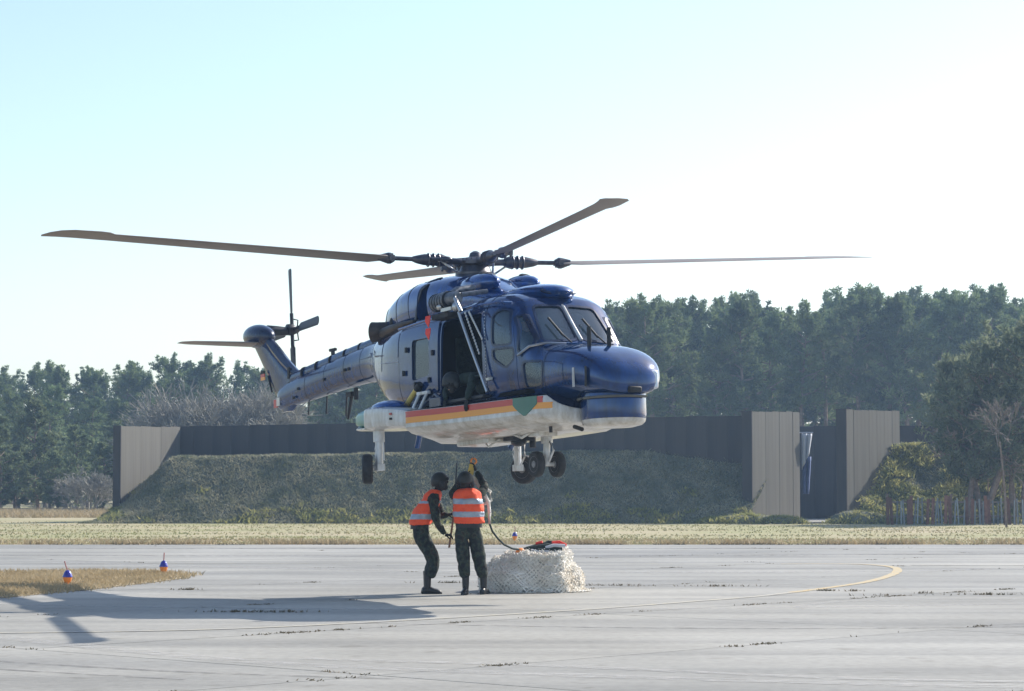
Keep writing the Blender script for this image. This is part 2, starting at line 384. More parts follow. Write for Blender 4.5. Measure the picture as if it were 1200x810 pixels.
# far verge
n = 34000; yy = 67.1 + (112 - 67) * g.random(n) ** 1.6; xx = g.uniform(-.235, .235, n) * yy * 1.0
k = np.array([nz(x * .25, y, 0, .35) for x, y in zip(xx, yy)]); ok = g.random(n) < .55 + 1.3 * k; xx = xx[ok]; yy = yy[ok]; n = len(xx)
v, f = blades(np.c_[xx, yy, np.full(n, -.06)], .055, .06, .8, 4)
stuff('verge_grass', v, f, 'grass_dry', 'yellowish short grass verge between the apron and the earth banks', 'grass')
n = 16000; yy = 67.2 + 9 * g.random(n) ** 1.5; xx = g.uniform(-19, 19, n)
v, f = blades(np.c_[xx, yy, np.full(n, -.06)], .06, .05, .9, 41)
stuff('straw_strip', v, f, 'grass_straw', 'dry straw coloured strip of the verge nearest the concrete', 'grass')
n = 9000; xx = g.uniform(-17, 17, n); k = np.array([nz(x, 3, 0, .7) for x in xx]) + g.normal(0, .15, n); xx = xx[k > 0.02]; n = len(xx)
v, f = blades(np.c_[xx, 67.25 + np.abs(g.normal(0, .5, n)), np.full(n, -.05)], .20, .05, .5, 5)
stuff('edge_weeds', v, f, 'grass_straw', 'pale straw weeds along the far edge of the concrete apron', 'weeds')
n = 2600; xx = g.uniform(-17, 17, n); k = np.array([nz(x, 9, 0, 1.1) for x in xx]); xx = xx[k > 0.0]; n = len(xx)
v, f = blades(np.c_[xx, 67.1 + g.normal(0, .06, n), np.full(n, -.03)], .06, .12, .7, 6)
stuff('edge_soil_clods', v, f, 'weed', 'dark soil and moss line at the far edge of the concrete', 'weeds')
# left grass patch
GP = [(-24, 45.9), (-9.6, 46.2), (-8.1, 46.8), (-6.9, 46.6), (-5.9, 45.2), (-5.75, 43.6), (-6.1, 41.2), (-6.75, 38.2), (-7.4, 35.9), (-8.6, 34.6), (-24, 33.5)]
def inpoly(x, y, P):
    c = np.zeros(len(x), bool)
    for i in range(len(P)):
        (x1, y1), (x2, y2) = P[i], P[i - 1]
        c ^= ((y1 > y) != (y2 > y)) & (x < (x2 - x1) * (y - y1) / (y2 - y1 + 1e-9) + x1)
    return c
M['patch_soil'] = mat('dry_turf', (.40, .32, .19), .95, noise_scale=1.2, col2=(.46, .38, .25), bump=.6, bscale=14)
struct(sheet('grass_island', GP, .008, 'patch_soil'))
n = 60000; xx = g.uniform(-14, -5.5, n); yy = g.uniform(33.5, 47, n); ok = inpoly(xx + g.normal(0, .12, n), yy + g.normal(0, .12, n), GP)
v, f = blades(np.c_[xx[ok], yy[ok], np.full(ok.sum(), .004)], .07, .022, .7, 7)
stuff('island_grass', v, f, 'grass_straw', 'dry straw coloured grass island left of the helicopter shadow', 'grass')
# weeds in joints
pts = []
for ni, dens in ((N0, 1.), (N0 - SPN, .9), (N0 + SPN, .35), (N0 + 2 * SPN, .3), (N0 - 2 * SPN, .6), (N0 + 3 * SPN, .2)):
    for q in range(900):
        u = g.uniform(4, 75); cl = nz(u, ni, 0, 1.3) + .35 * nz(u, ni, 5, 5)
        if cl > .10 and g.random() < dens:
            p = U * u + N_ * ni; k = int(2 + 22 * (cl - .10))
            pts += [(p.x + g.normal(0, .05), p.y + g.normal(0, .05), 0) for _ in range(k)]
for j in range(-3, 6):
    for q in range(260):
        nn = g.uniform(-10, 60); cl = nz(nn, j * 7.7, 2, 1.1)
        if cl > .3:
            p = U * (24 + j * SPU) + N_ * nn
            pts += [(p.x + g.normal(0, .05), p.y + g.normal(0, .05), 0) for _ in range(8)]
pts = np.array(pts); pts = pts[(pts[:, 1] < 66) & (pts[:, 1] > 12)]
v, f = blades(pts, .018, .022, 1., 8)
stuff('joint_weeds', v, f, 'weed', 'small brown weed tufts growing in the joints of the concrete slabs', 'weeds')
# larger clumps lying on the joints
pts = []
for cx, cy, nn, r in ((4.9, 38.2, 60, .18), (5.3, 38.1, 40, .15), (6.25, 37.3, 30, .15), (7.2, 36.9, 90, .5), (-5.1, 38.6, 60, .16), (-1.05, 41.3, 60, .5), (-.2, 41.2, 40, .4),
                      (1.7, 40.2, 90, .7), (3.4, 39.9, 60, .6), (-3.6, 31.9, 90, .5), (-2.9, 31.9, 60, .5), (5.6, 36.6, 30, .4)):
    pts += [(cx + g.normal(0, r) * g.random(), cy + g.normal(0, .05), 0) for _ in range(nn)]
v, f = blades(np.array(pts), .035, .025, .8, 9)
stuff('crack_weeds', v, f, 'weed', 'darker weed clumps along the broken cross joints in the concrete', 'weeds')
def scuff_mat(name, col, lo, hi):
    m = mat(name, col, .85); n = m.node_tree; p = n.nodes["Principled BSDF"]; t = n.nodes.new("ShaderNodeBsdfTransparent"); mx = n.nodes.new("ShaderNodeMixShader")
    ns = n.nodes.new("ShaderNodeTexNoise"); ns.inputs["Scale"].default_value = 5; ns.inputs["Detail"].default_value = 6; ge = n.nodes.new("ShaderNodeNewGeometry"); n.links.new(ge.outputs["Position"], ns.inputs[0])
    r = n.nodes.new("ShaderNodeMapRange"); r.inputs[1].default_value = .35; r.inputs[2].default_value = .65; r.inputs[3].default_value = lo; r.inputs[4].default_value = hi
    n.links.new(ns.outputs[0], r.inputs[0]); n.links.new(r.outputs[0], mx.inputs[0]); n.links.new(t.outputs[0], mx.inputs[1]); n.links.new(p.outputs[0], mx.inputs[2]); n.links.new(mx.outputs[0], n.nodes["Material Output"].inputs[0]); return m
M['scuff_pale'] = scuff_mat('pale_scuff', (.50, .485, .45), .0, .55); M['scuff_dark'] = scuff_mat('dark_scuff', (.12, .115, .11), .0, .5)
for nm, pts_, wd_, mt in (('pale_tyre_track', [(-6, 27.2), (-3.9, 24.6), (-2.2, 22.8), (-.6, 21.9), (1.2, 21.1), (4, 20.2), (7, 19.8)], .35, 'scuff_pale'), ('pale_tyre_track', [(-2, 23.4), (.5, 22.4), (3, 21.0), (6, 20.4)], .22, 'scuff_pale'),
        ('pale_tyre_track', [(-12, 36), (-5, 33.2), (0, 32.6), (5, 33.4), (12, 36)], .25, 'scuff_pale'), ('pale_tyre_track', [(-10, 52), (-2, 47), (6, 46.5), (14, 50)], .45, 'scuff_pale'), ('pale_tyre_track', [(3.9, 33.2), (4.6, 34.6), (6.2, 35.4), (9, 35.6)], .2, 'scuff_pale'),
        ('dark_tyre_track', [(-7, 24.6), (-4.2, 22.6), (-2.6, 21.6), (-1, 21.0)], .10, 'scuff_dark'), ('dark_tyre_track', [(-7, 23.6), (-4.2, 21.8), (-2.8, 20.9)], .08, 'scuff_dark'), ('dark_tyre_track', [(-20, 58), (-5, 56.6), (8, 57.5), (20, 60)], .5, 'scuff_dark'),
        ('dark_tyre_track', [(-2, 29.4), (2, 28.3), (6, 28.6), (10, 30)], .12, 'scuff_dark'), ('dark_tyre_track', [(-18, 63.5), (0, 63.0), (18, 63.6)], .4, 'scuff_dark')):
    ribbon(nm, pts_, wd_, rnd.uniform(.0025, .0055), mt, jit=.15)
# yellow twigs in front of berm toe and shrubs near bank
# ---------------------------------------------------------------- earth banks
def bank(name, xa, xb, y_of, h_of, dep, bumps, m, seed):
    x0, x1 = xa(0), xb(1)
    nx, ny = int((x1 - x0) * 5), 34; V = np.zeros((nx + 1, ny + 1, 3))
    for i in range(nx + 1):
        for j in range(ny + 1):
            t = j / ny; x = xa(t) + (xb(t) - xa(t)) * i / nx; yt = y_of(x); hh = h_of(x)
            s = min(1, t / .82); z = hh * (s ** 1.12) if t < .82 else hh
            y = yt + dep * t
            b = bumps * (nz(x, y, seed, .9) + .5 * nz(x, y, seed + 9, 2.2)) * min(1, t * 4)
            V[i, j] = (x, y - b * .5, max(-.06, z - .06 + b))
    idx = np.arange((nx + 1) * (ny + 1)).reshape(nx + 1, ny + 1)
    f = np.stack([idx[:-1, :-1], idx[1:, :-1], idx[1:, 1:], idx[:-1, 1:]], -1).reshape(-1, 4)
    o = struct(link(name, npmesh(name, V.reshape(-1, 3), f, m), smooth=True)); return V
def toe(x): return 105.9 - .02 * x
V1 = bank('earth_bank', lambda t: -18.9 + .3 * t, lambda t: 10.0 + 2.6 * t, toe, lambda x: 3.1 * max(0., min(1., (x + 18.9) / 3.5)) + .012 * x, 5.2, .09, 'berm_soil', 1)
V2 = bank('side_earth_bank', lambda t: 14.75 + 3.2 * t, lambda t: 36, lambda x: 106.0, lambda x: 3.4, 5.6, .28, 'berm_soil', 4)
def scatter(V, n, seed, filt=None):
    q = np.random.default_rng(seed); i = q.uniform(0, V.shape[0] - 1.01, n); j = q.uniform(0, V.shape[1] - 1.01, n)
    a = i.astype(int); b = j.astype(int); fi = (i - a)[:, None]; fj = (j - b)[:, None]
    return V[a, b] * (1 - fi) * (1 - fj) + V[a + 1, b] * fi * (1 - fj) + V[a, b + 1] * (1 - fi) * fj + V[a + 1, b + 1] * fi * fj
p = scatter(V1, 60000, 1); v, f = blades(p, .10, .07, .9, 11)
stuff('bank_grass', v, f, 'grass_berm', 'dark shaded grass covering the long earth bank before the steel wall', 'grass')
p = scatter(V1, 9000, 2); k = np.array([nz(a[0], a[2] * 2, 3, .8) for a in p]) + (p[:, 2] < .55) * .42; p = p[(k > .46) & (p[:, 2] < 1.6) & (p[:, 0] > -18)]
v, f = blades(p, .16, .08, .8, 12, per=4)
stuff('bank_tussocks', v, f, 'grass_berm_light', 'yellowish grass tussocks along the foot of the long earth bank', 'grass')
p = scatter(V2, 16000, 3); v, f = blades(p, .16, .08, .9, 13)
stuff('side_bank_grass', v, f, 'grass_berm', 'dark rough grass on the smaller bank behind the fence', 'grass')
p = scatter(V2, 24000, 5); k = np.array([nz(a[0], a[1], 4, 1.1) for a in p]); p = p[k > -.12]; v, f = blades(p, .15, .09, .9, 14, per=4)
stuff('side_bank_tussocks', v, f, 'grass_berm_light', 'sunlit yellow green tussocks on the smaller bank right of the shelter', 'grass')
# low mounds in front of the opening
def mound(x, y, r, h, label):
    mb = MB(); rings = []
    for i in range(7):
        t = i / 6; rr = r * cos(t * pi / 2) ** .7 + .02
        rings.append([(x + rr * cos(a) * (1 + .2 * nz(x + a, i, 2, 1)), y + .5 * rr * sin(a), -.06 + h * sin(t * pi / 2) * (1 + .25 * nz(a, i, x, 1.5))) for a in [2 * pi * k / 18 for k in range(18)]])
    mb.loft(rings); return struct(mb.obj('grass_mound', 'berm_soil'))
pts = []
for x, y, r, h in ((10.2, 105.8, 1.3, .38), (11.6, 105.6, 1.1, .28), (15.0, 105.6, 1.3, .5), (16.8, 105.4, 1.2, .4), (9.0, 105.9, 1.0, .22)):
    mound(x, y, r, h, '')
    for _ in range(900):
        a = g.uniform(0, 2 * pi); q = g.random() ** .5
        pts.append((x + r * q * cos(a), y + .5 * r * q * sin(a), -.06 + h * cos(q * pi / 2) * .9))
v, f = blades(np.array(pts), .16, .08, .9, 15, per=2)
stuff('mound_grass', v, f, 'grass_berm_light', 'sunlit-coloured grass on the low mounds at the shelter opening', 'grass')

# ---------------------------------------------------------------- revetment walls made of vertical panels
def panel_mesh(wd, h, th, m):
    mb = MB(); mb.box((0, 0, h / 2), (wd, th, h)); me = mb.mesh('panel', m); return me
def wall(name, a, b, h0, h1, step, m, label, cat='wall', th=.28, group=None, cap=True):
    a = Vector((*a, 0)); b = Vector((*b, 0)); L = (b - a).length; k = max(1, round(L / step)); wd = L / k
    d = (b - a).normalized(); root = empty(name, a, label, cat, group, atan2(d.y, d.x))
    me = panel_mesh(wd - .008, 1., th, m)
    for i in range(k):
        o = link('steel_panel', me, root); o.location = ((i + .5) * wd, rnd.uniform(-.008, .008), -.06)
        o.scale = (1, 1, h0 + (h1 - h0) * (i + .5) / k + .06 + rnd.uniform(-.015, .015))
    mb = MB(); mb.add([(0, -th * .3, -.06), (L, -th * .3, -.06), (L, th * .3, -.06), (0, th * .3, -.06), (0, -th * .3, h0 - .05), (L, -th * .3, h1 - .05), (L, th * .3, h1 - .05), (0, th * .3, h0 - .05)],
                      [(0, 1, 5, 4), (1, 2, 6, 5), (2, 3, 7, 6), (3, 0, 4, 7), (4, 5, 6, 7), (0, 3, 2, 1)])
    mb.obj('core_sheet', 'steel_shaded', root, smooth=False)
    mb = MB(); mb.box((-.03, 0, h0 / 2), (.06, th + .1, h0 + .08)); mb.obj('end_post', 'steel_shaded', root, smooth=False)
    return root
wall('steel_wall', (-15.9, 115.2), (10.6, 109.2), 4.36, 4.72, .95, 'steel_shaded', 'long dark steel wall along the top of the earth bank')
wall('wing_wall', (-17.72, 109.6), (-15.75, 114.9), 4.24, 4.34, .9, 'steel', 'pale steel end wall at the left end of the earth bank')
wall('wing_wall', (10.35, 107.2), (12.9, 110.9), 4.83, 4.93, .62, 'steel', 'pale steel end wall directly left of the shelter opening', th=.4)
wall('wing_wall', (14.5, 107.2), (17.5, 111.2), 4.92, 4.98, .7, 'steel', 'pale steel end wall right of the opening running into the grassy bank', th=.4)
wall('back_wall', (10.9, 119.0), (20.5, 119.0), 4.45, 4.5, 1.0, 'steel_shaded', 'dark rear steel wall seen through the shelter opening')
struct(link('shelter_floor', mesh('shelter_floor', [(9, 107.8, -.03), (21, 107.8, -.03), (21, 126, -.03), (9, 126, -.03)], [(0, 1, 2, 3)], 'concrete')))
# hanging tarpaulin in the opening
t = empty('tarpaulin', (13.35, 111.3, 0), 'blue and white tarpaulin hanging inside the shelter opening', 'tarpaulin')
for name, m, pts_, xs in (('white_sheet', 'whitecloth', (3.95, 2.3), (-.15, .33)), ('blue_sheet', 'bluecloth', (2.9, 1.2), (-.1, .30))):
    v = []; f = []; nn = 16
    for i in range(nn + 1):
        u = i / nn
        for j in range(9):
            s = j / 8; v.append((xs[0] + (xs[1] - xs[0]) * u * (1 - .3 * s), .10 * sin(u * 14) - (.15 if 'white' in name else 0), pts_[0] + (pts_[1] - pts_[0]) * s * (1 - .45 * u * (0 if 'blue' in name else 1))))
            if i and j: b = i * 9 + j; f.append((b - 10, b - 1, b, b - 9))
    o = link(name, mesh(name, v, f, m), t, smooth=True); o.modifiers.new('s', 'SOLIDIFY').thickness = .02
mb = MB(); mb.tube([(-.3, .05, 4.0), (.4, .05, 4.0)], .03, 6); mb.obj('hanging_rail', 'metal', t)

# ---------------------------------------------------------------- fence at right
fen = empty('picket_fence', (15.9, 103.4, -.06), 'rusty red and pale picket fence before the small bank at far right', 'fence')
pm = {}
for nm, wdt, h, m in (('rusty_picket', .13, 1.2, 'rust'), ('pale_picket', .06, 1.1, 'pale_slat')):
    mb = MB(); mb.box((0, 0, h / 2), (wdt, .03, h)); pm[nm] = mb.mesh(nm, m)
x = 0.
k = 0
while x < 11:
    nm = 'rusty_picket' if k % 5 in (0, 1) else 'pale_picket'
    o = link(nm, pm[nm], fen); o.location = (x, -.05 + rnd.uniform(-.01, .01), rnd.uniform(-.14, .05)); o.rotation_euler = (0, rnd.uniform(-.07, .07), 0)
    x += rnd.uniform(.12, .22); k += 1
for z in (.35, .95):
    mb = MB(); mb.box((5.5, 0, z), (11, .05, .07)); mb.obj('rail', 'bark', fen, smooth=False)
for i in range(5):
    mb = MB(); mb.box((i * 2.7, .08, .65), (.1, .1, 1.3)); mb.obj('post', 'bark', fen, smooth=False)

# ---------------------------------------------------------------- trees
def stick_np(a, b, ra, rb, n=4):
    a = np.array(a, float); b = np.array(b, float); d = b - a; d /= np.linalg.norm(d) + 1e-9
    u = np.cross(d, [0, 0, 1.] if abs(d[2]) < .9 else [1., 0, 0]); u /= np.linalg.norm(u); w_ = np.cross(d, u)
    t = 2 * pi * np.arange(n) / n; ring = np.outer(np.cos(t), u) + np.outer(np.sin(t), w_)
    v = np.vstack([a + ring * ra, b + ring * rb]); k = np.arange(n)
    return v, np.c_[k, (k + 1) % n, (k + 1) % n + n, k + n]
class Acc:
    def __init__(s): s.v = []; s.f = []; s.n = 0
    def add(s, v, f): s.v.append(v); s.f.append(f + s.n); s.n += len(v)
    def mesh(s, name, m): return npmesh(name, np.vstack(s.v), np.vstack(s.f), m)
def leaves(centres, rads, per, size, g, flat=.75):
    n = len(centres) * per; c = np.repeat(centres, per, axis=0); r = np.repeat(rads, per)
    d = g.normal(0, 1, (n, 3)); d /= np.linalg.norm(d, axis=1)[:, None]; rr = g.random(n) ** .45
    c = c + d * (r * rr)[:, None] * [1, 1, flat]
    a = d * [1, 1, .6] + g.normal(0, .45, (n, 3)) + [0, 0, .55]; a /= np.linalg.norm(a, axis=1)[:, None]
    b = np.cross(a, g.normal(0, 1, (n, 3))); b /= np.linalg.norm(b, axis=1)[:, None]
    s = size * g.uniform(.6, 1.3, n)[:, None]
    v = np.stack([c - a * s * .8 - b * s * .08, c - a * s * .1 + b * s * .30, c + a * s * 1.25, c + a * s * .1 - b * s * .30], 1).reshape(-1, 3)
    return v, np.arange(4 * n).reshape(-1, 4)
def pine_meshes(seed, H, base=.30, spread=.22, nb=34, per=26, leaf=.20, m='pine', trunks=1, conic=.6):
    g = np.random.default_rng(seed); tr = Acc(); cen = []; rad = []
    for tk in range(trunks):
        ox, oy = (g.normal(0, .35, 2) if trunks > 1 else (0, 0)); hh = H * (1 if tk == 0 else g.uniform(.65, .95)); lean = g.normal(0, .05 if trunks == 1 else .14, 2)
        P = [np.array([ox + lean[0] * hh * t + .12 * sin(t * 7 + seed), oy + lean[1] * hh * t + .1 * cos(t * 6 + seed), hh * t]) for t in np.linspace(0, 1, 8)]
        r0 = .017 * hh + .03
        for i in range(7): tr.add(*stick_np(P[i], P[i + 1], r0 * (1 - i / 7.3), r0 * (1 - (i + 1) / 7.3), 6))
        for i in range(nb):
            t = base + (1 - base) * ((i + g.random()) / nb); t = min(t, .985); q = t * 7; k = min(int(q), 6); p = P[k] + (P[k + 1] - P[k]) * (q - k)
            s = (t - base) / (1 - base)
            L = H * spread * ((1 - s) ** conic * (.55 + .45 * min(1, s * 4)) + .10) * g.uniform(.55, 1.2); a = i * 2.4 + g.normal(0, .4)
            rise = g.uniform(.05, .5) + .5 * s; e = p + np.array([cos(a) * L, sin(a) * L, L * rise])
            mid = (p + e) / 2 + [0, 0, -.06 * L]
            tr.add(*stick_np(p, mid, .028 * L + .015, .018 * L + .01)); tr.add(*stick_np(mid, e, .018 * L + .01, .008))
            for u in (.35, .52, .68, .82, .93, 1.04):
                c = (p + (mid - p) * u * 2 if u < .5 else mid + (e - mid) * (u * 2 - 1)) + g.normal(0, .16 * L, 3) * [1, 1, .6]
                cen.append(c); rad.append(g.uniform(.14, .38) * (.5 + .26 * L) * H / 12 + .10)
            # twigs between
            e2 = mid + np.array([cos(a + .8) * L * .4, sin(a + .8) * L * .4, L * .25]); tr.add(*stick_np(mid, e2, .014 * L + .008, .006)); cen.append(e2); rad.append(.3 + .05 * L)
        for i in range(int(10 + 2 * H)):
            c = cen[g.integers(0, len(cen))]; top = c + np.array([g.normal(0, .12), g.normal(0, .12), g.uniform(.25, .7) * H / 12])
            for u in (.5, 1.): cen.append(c + (top - c) * u); rad.append(.16 * H / 12 + .04)
    cen = np.array(cen); rad = np.array(rad)
    v, f = leaves(cen, rad, per, leaf, g); cr = Acc(); cr.add(v, f)
    return tr.mesh('trunk', 'bark'), cr.mesh('crown', m)
def plant_tree(name, meshes, x, y, s, label, group=None, rz=None, cat='tree', z=-.06, sx=1.):
    r = empty(name, (x, y, z), label, cat, group, rnd.uniform(0, 6.28) if rz is None else rz); r.scale = (s * sx, s * sx, s)
    link('trunk', meshes[0], r); link('crown', meshes[1], r); return r
PV = [pine_meshes(20 + i, 12.5, per=34, leaf=.135, base=(.46, .40, .50, .36, .43, .52)[i], spread=(.17, .2, .16, .22, .19, .15)[i], nb=(34, 38, 32, 40, 36, 30)[i], conic=(.45, .6, .4, .7, .55, .35)[i]) for i in range(6)]
LV = [pine_meshes(40 + i, 8., base=.08, spread=.28, nb=36, m='pine_light', conic=.7, leaf=.17) for i in range(3)]
BV = [pine_meshes(60 + i, 3.2, base=.05, spread=.5, nb=22, m='pine_light', conic=.5, leaf=.15, per=18, trunks=2) for i in range(2)]
PXM = 2857.
def top_h(px, Y):      # skyline heights of the wood, by lateral bearing
    xs = [-40, 30, 60, 120, 180, 240, 290, 350, 420, 500, 600, 720, 760, 800, 860, 900, 950, 1000, 1060, 1110, 1160, 1230]
    ys = [438, 428, 419, 432, 425, 426, 424, 440, 425, 410, 385, 366, 360, 368, 352, 360, 368, 350, 346, 348, 352, 350]
    return (567 - np.interp(px, xs, ys)) * Y / PXM + 1.67
ORD = ['leftmost', 'second from left', 'third from left', 'fourth from left', 'fifth from left', 'sixth from left', 'seventh from left', 'eighth from left', 'ninth from left', 'tenth from left', 'eleventh from left', 'twelfth from left',
       'thirteenth from left', 'fourteenth from left', 'fifteenth from left', 'sixteenth from left', 'seventeenth from left', 'eighteenth from left', 'nineteenth from left', 'twentieth from left']
def row(Y, px0, px1, step, jit, dh, label, group, ordinal=True):
    px = px0; k = -1
    while px < px1:
        y = Y + rnd.uniform(-3, 3); p = px + rnd.uniform(-jit, jit); h = (top_h(p, y) + dh) * rnd.uniform(.90, 1.0)
        plant_tree('pine_tree', rnd.choice(PV), (p - 600) / PXM * y, y, h / 12.5, (ORD[k := k + 1] + ' of the ' + group) if ordinal else label, group); px += step * rnd.uniform(.8, 1.2)
row(172, 700, 1230, 34, 8, 0, 'tall hazy pine in the front row of the wood behind the shelter', 'tall front row pines behind the shelter')
row(186, 690, 1240, 30, 8, .3, 'pine standing deeper in the wood behind the shelter', 'deeper pines behind the shelter', ordinal=False)
row(200, 330, 1250, 30, 9, 0, 'pine in the hindmost rows of the wood', 'hindmost pines of the wood', ordinal=False)
row(214, 320, 1250, 28, 9, -.6, 'pine in the hindmost rows of the wood', 'hindmost pines of the wood', ordinal=False)
row(182, 330, 700, 36, 8, -1.0, 'pine behind the helicopter beyond the steel wall', 'pines behind the wall and the helicopter')
row(196, -30, 340, 32, 8, 0, 'dark pine in the wood left of the tail rotor', 'dark pines on the skyline of the left wood')
row(212, -30, 340, 30, 8, -.3, 'dark pine in the rear of the left wood', 'rear pines of the left wood', ordinal=False)
row(178, -20, 260, 44, 8, -2.3, 'lower dark pine in front of the left wood', 'lower dark pines before the left wood')
for px_, Y_, s_, k_ in ((-8, 168, .62, 0), (22, 171, .70, 1), (58, 169, .60, 2), (78, 172, .66, 0), (112, 170, .58, 1), (150, 176, .66, 2), (172, 178, .62, 1)):
    plant_tree('young_pine', LV[k_], (px_ - 600) / PXM * Y_, Y_, s_, ORD[[-8, 22, 58, 78, 112, 150, 172].index(px_)] + ' of the bushy young pines at the foot of the left wood', 'bushy pines under the left wood', sx=1.2)
px = -40
while px < 1260:
    plant_tree('young_pine', LV[rnd.randrange(3)], (px - 600) / PXM * 222, 222 + rnd.uniform(-3, 3), rnd.uniform(.85, 1.05), 'young pine of the undergrowth at the back of the wood', 'undergrowth pines at the back of the wood', sx=1.35); px += 27
def at(px, Y): return (px - 600) / PXM * Y
plant_tree('young_pine', LV[0], at(45, 150), 150, .86, 'broad pale green young pine at the far left edge', cat='tree')
plant_tree('young_pine', LV[1], at(92, 155), 155, .66, 'smaller pale green pine second from the left edge')
plant_tree('young_pine', LV[2], at(2, 146), 146, .72, 'pale green pine cut off by the left picture edge')
plant_tree('young_pine', LV[1], at(135, 165), 165, .72, 'pale green pine just behind the left end wall', rz=2)
plant_tree('young_pine', LV[0], at(205, 168), 168, .76, 'pale green pine behind the steel wall left of the bare thicket', rz=1)
for px_, Y_, s_, k_, w_ in ((18, 148, .50, 2, 'low pale young pine in front of the leftmost pines'), (70, 147, .46, 0, 'low pale young pine between the left edge and the grey shrub'), (122, 150, .52, 1, 'low young pine right beside the left end wall'), (-6, 147, .5, 1, 'low young pine half outside the left picture edge')):
    plant_tree('young_pine', LV[k_], at(px_, Y_), Y_, s_, w_, sx=1.3)
# big dark pine group at right
BIG = pine_meshes(77, 10.4, base=.26, spread=.22, nb=46, per=26, leaf=.14, m='juniper', trunks=3, conic=.45)
plant_tree('pine_tree', BIG, at(1140, 106), 106, .93, 'large dark many stemmed pine behind the picket fence', rz=.3, sx=.92)
B2 = pine_meshes(81, 8.6, base=.3, spread=.24, nb=28, per=20, leaf=.14, m='juniper', trunks=2, conic=.5)
plant_tree('pine_tree', B2, at(1196, 107), 107, .95, 'dark pine at the right edge beside the many stemmed pine', rz=2.)
# bare trees and shrubs
def bare_mesh(seed, H, W, n0, m, depth=5, thick=.05, up=.6, kids=(3, 4)):
    g = np.random.default_rng(seed); A = Acc()
    def grow(p, d, L, r, k):
        e = p + d * L; A.add(*stick_np(p, e, r, r * .7, 3))
        if k == 0: return
        for _ in range(g.integers(kids[0], kids[1])):
            nd = d + g.normal(0, .45, 3) + [0, 0, .08]; nd /= np.linalg.norm(nd); grow(p + d * L * g.uniform(.5, 1), nd, L * g.uniform(.6, .85), max(r * .62, .016), k - 1)
    for i in range(n0):
        a = 2 * pi * i / n0 + g.normal(0, .3); q = g.random() ** .6
        d = np.array([cos(a) * q * W / H, sin(a) * q * W / H, up + .4]); d /= np.linalg.norm(d)
        grow(np.array([cos(a) * q * W * .22, sin(a) * q * W * .22, 0]), d, H * .30, thick, depth)
    return A.mesh('twigs', m)
def bare(name, me, x, y, s, label, group=None, rz=0, cat='shrub', z=-.06):
    o = link(name, me, None, (x, y, z)); o.scale = (s, s, s); o.rotation_euler = (0, 0, rz); return tag(o, label, cat, group)
SH = bare_mesh(5, 6.5, 3.3, 26, 'twig', 5, .05, kids=(3, 5))
bare('bare_thicket', SH, at(240, 150), 150, 1.36, 'left half of the wide leafless grey thicket below the tail rotor', rz=0)
bare('bare_thicket', SH, at(283, 152), 152, 1.42, 'right half of the wide leafless grey thicket touching the tail fin', rz=2)
SH2 = bare_mesh(6, 3.6, 3.0, 14, 'twig', 5, .035)
bare('bare_shrub', SH2, at(105, 140), 140, .85, 'small leafless grey shrub left of the pale end wall')
bare('bare_shrub', SH2, at(60, 170), 170, .5, 'low leafless grey shrub at the foot of the leftmost pines', rz=1)
RB = bare_mesh(9, 7.4, 2.4, 3, 'twig_red', 6, .04, kids=(2, 4))
bare('bare_tree', RB, at(1160, 107.5), 107.5, 1.0, 'leafless reddish birch before the large dark pine', cat='tree')
t = empty('sapling', (at(1178, 97), 97, -.06), 'thin dark sapling standing before the right end of the picket fence', 'tree')
mb = MB(); mb.tube([(0, 0, 0), (-.05, 0, 1.5), (-.22, 0, 3.4)], [.05, .045, .03], 6); mb.obj('trunk', 'bark', t)
link('crown', bare_mesh(13, 2.6, 1.2, 3, 'twig_dark', 4, .02), t, (-.2, 0, 3.2))
# low reeds behind the left grass
n = 14000; xx = g.uniform(-34, -18, n); v, f = blades(np.c_[xx, 124 + 20 * g.random(n), np.full(n, -.06)], .32, .06, .7, 21)
stuff('tall_dry_grass', v, f, 'grass_straw', 'tall dry straw grass before the left wood', 'grass')
#__MORE__
# ---------------------------------------------------------------- helicopter
HUB = Vector((-.551, 36.5, 4.96)); DROP = 3.4
hrot = Matrix.Rotation(R(-60), 3, 'Z') @ Matrix.Rotation(R(-3), 3, 'Y')
heli = empty('helicopter', HUB - hrot @ Vector((0, 0, DROP)), 'dark blue naval helicopter hovering low over the two men with its side door open', 'helicopter')
heli.rotation_euler = (0, R(-3), R(-60))
OFF = (0, 0, DROP)
def hp(mb, name, m, parent=None, **k):
    return mb.obj(name, m, parent or heli, OFF if parent is None else None, **k)
def sec(x, zt, zb, hw, n=4., nb=None, N=48, yc=0.):
    nb = nb or n; zc = (zt + zb) / 2; h = (zt - zb) / 2; r = []
    for k in range(N):
        t = 2 * pi * (k + .5) / N; c, s = cos(t), sin(t); e = n if s > 0 else nb
        q = (abs(c) ** e + abs(s) ** e) ** (-1 / e)
        r.append((x, yc + hw * c * q, zc + h * s * q))
    return r
def interp(st, xs):
    a = np.array(st); return [[x] + [float(np.interp(x, a[:, 0], a[:, i])) for i in range(1, a.shape[1])] for x in xs]
def smooth_interp(st, n):
    # monotone-ish Catmull-Rom over stations
    out = []
    for i in range(len(st) - 1):
        p0, p1, p2, p3 = st[max(i - 1, 0)], st[i], st[i + 1], st[min(i + 2, len(st) - 1)]
        for s in range(n):
            t = s / n; q = []
            for a, b, c, d in zip(p0, p1, p2, p3):
                q.append(.5 * (2 * b + (c - a) * t + (2 * a - 5 * b + 4 * c - d) * t * t + (3 * b - a - 3 * c + d) * t ** 3))
            out.append(q)
    out.append(list(st[-1])); return out
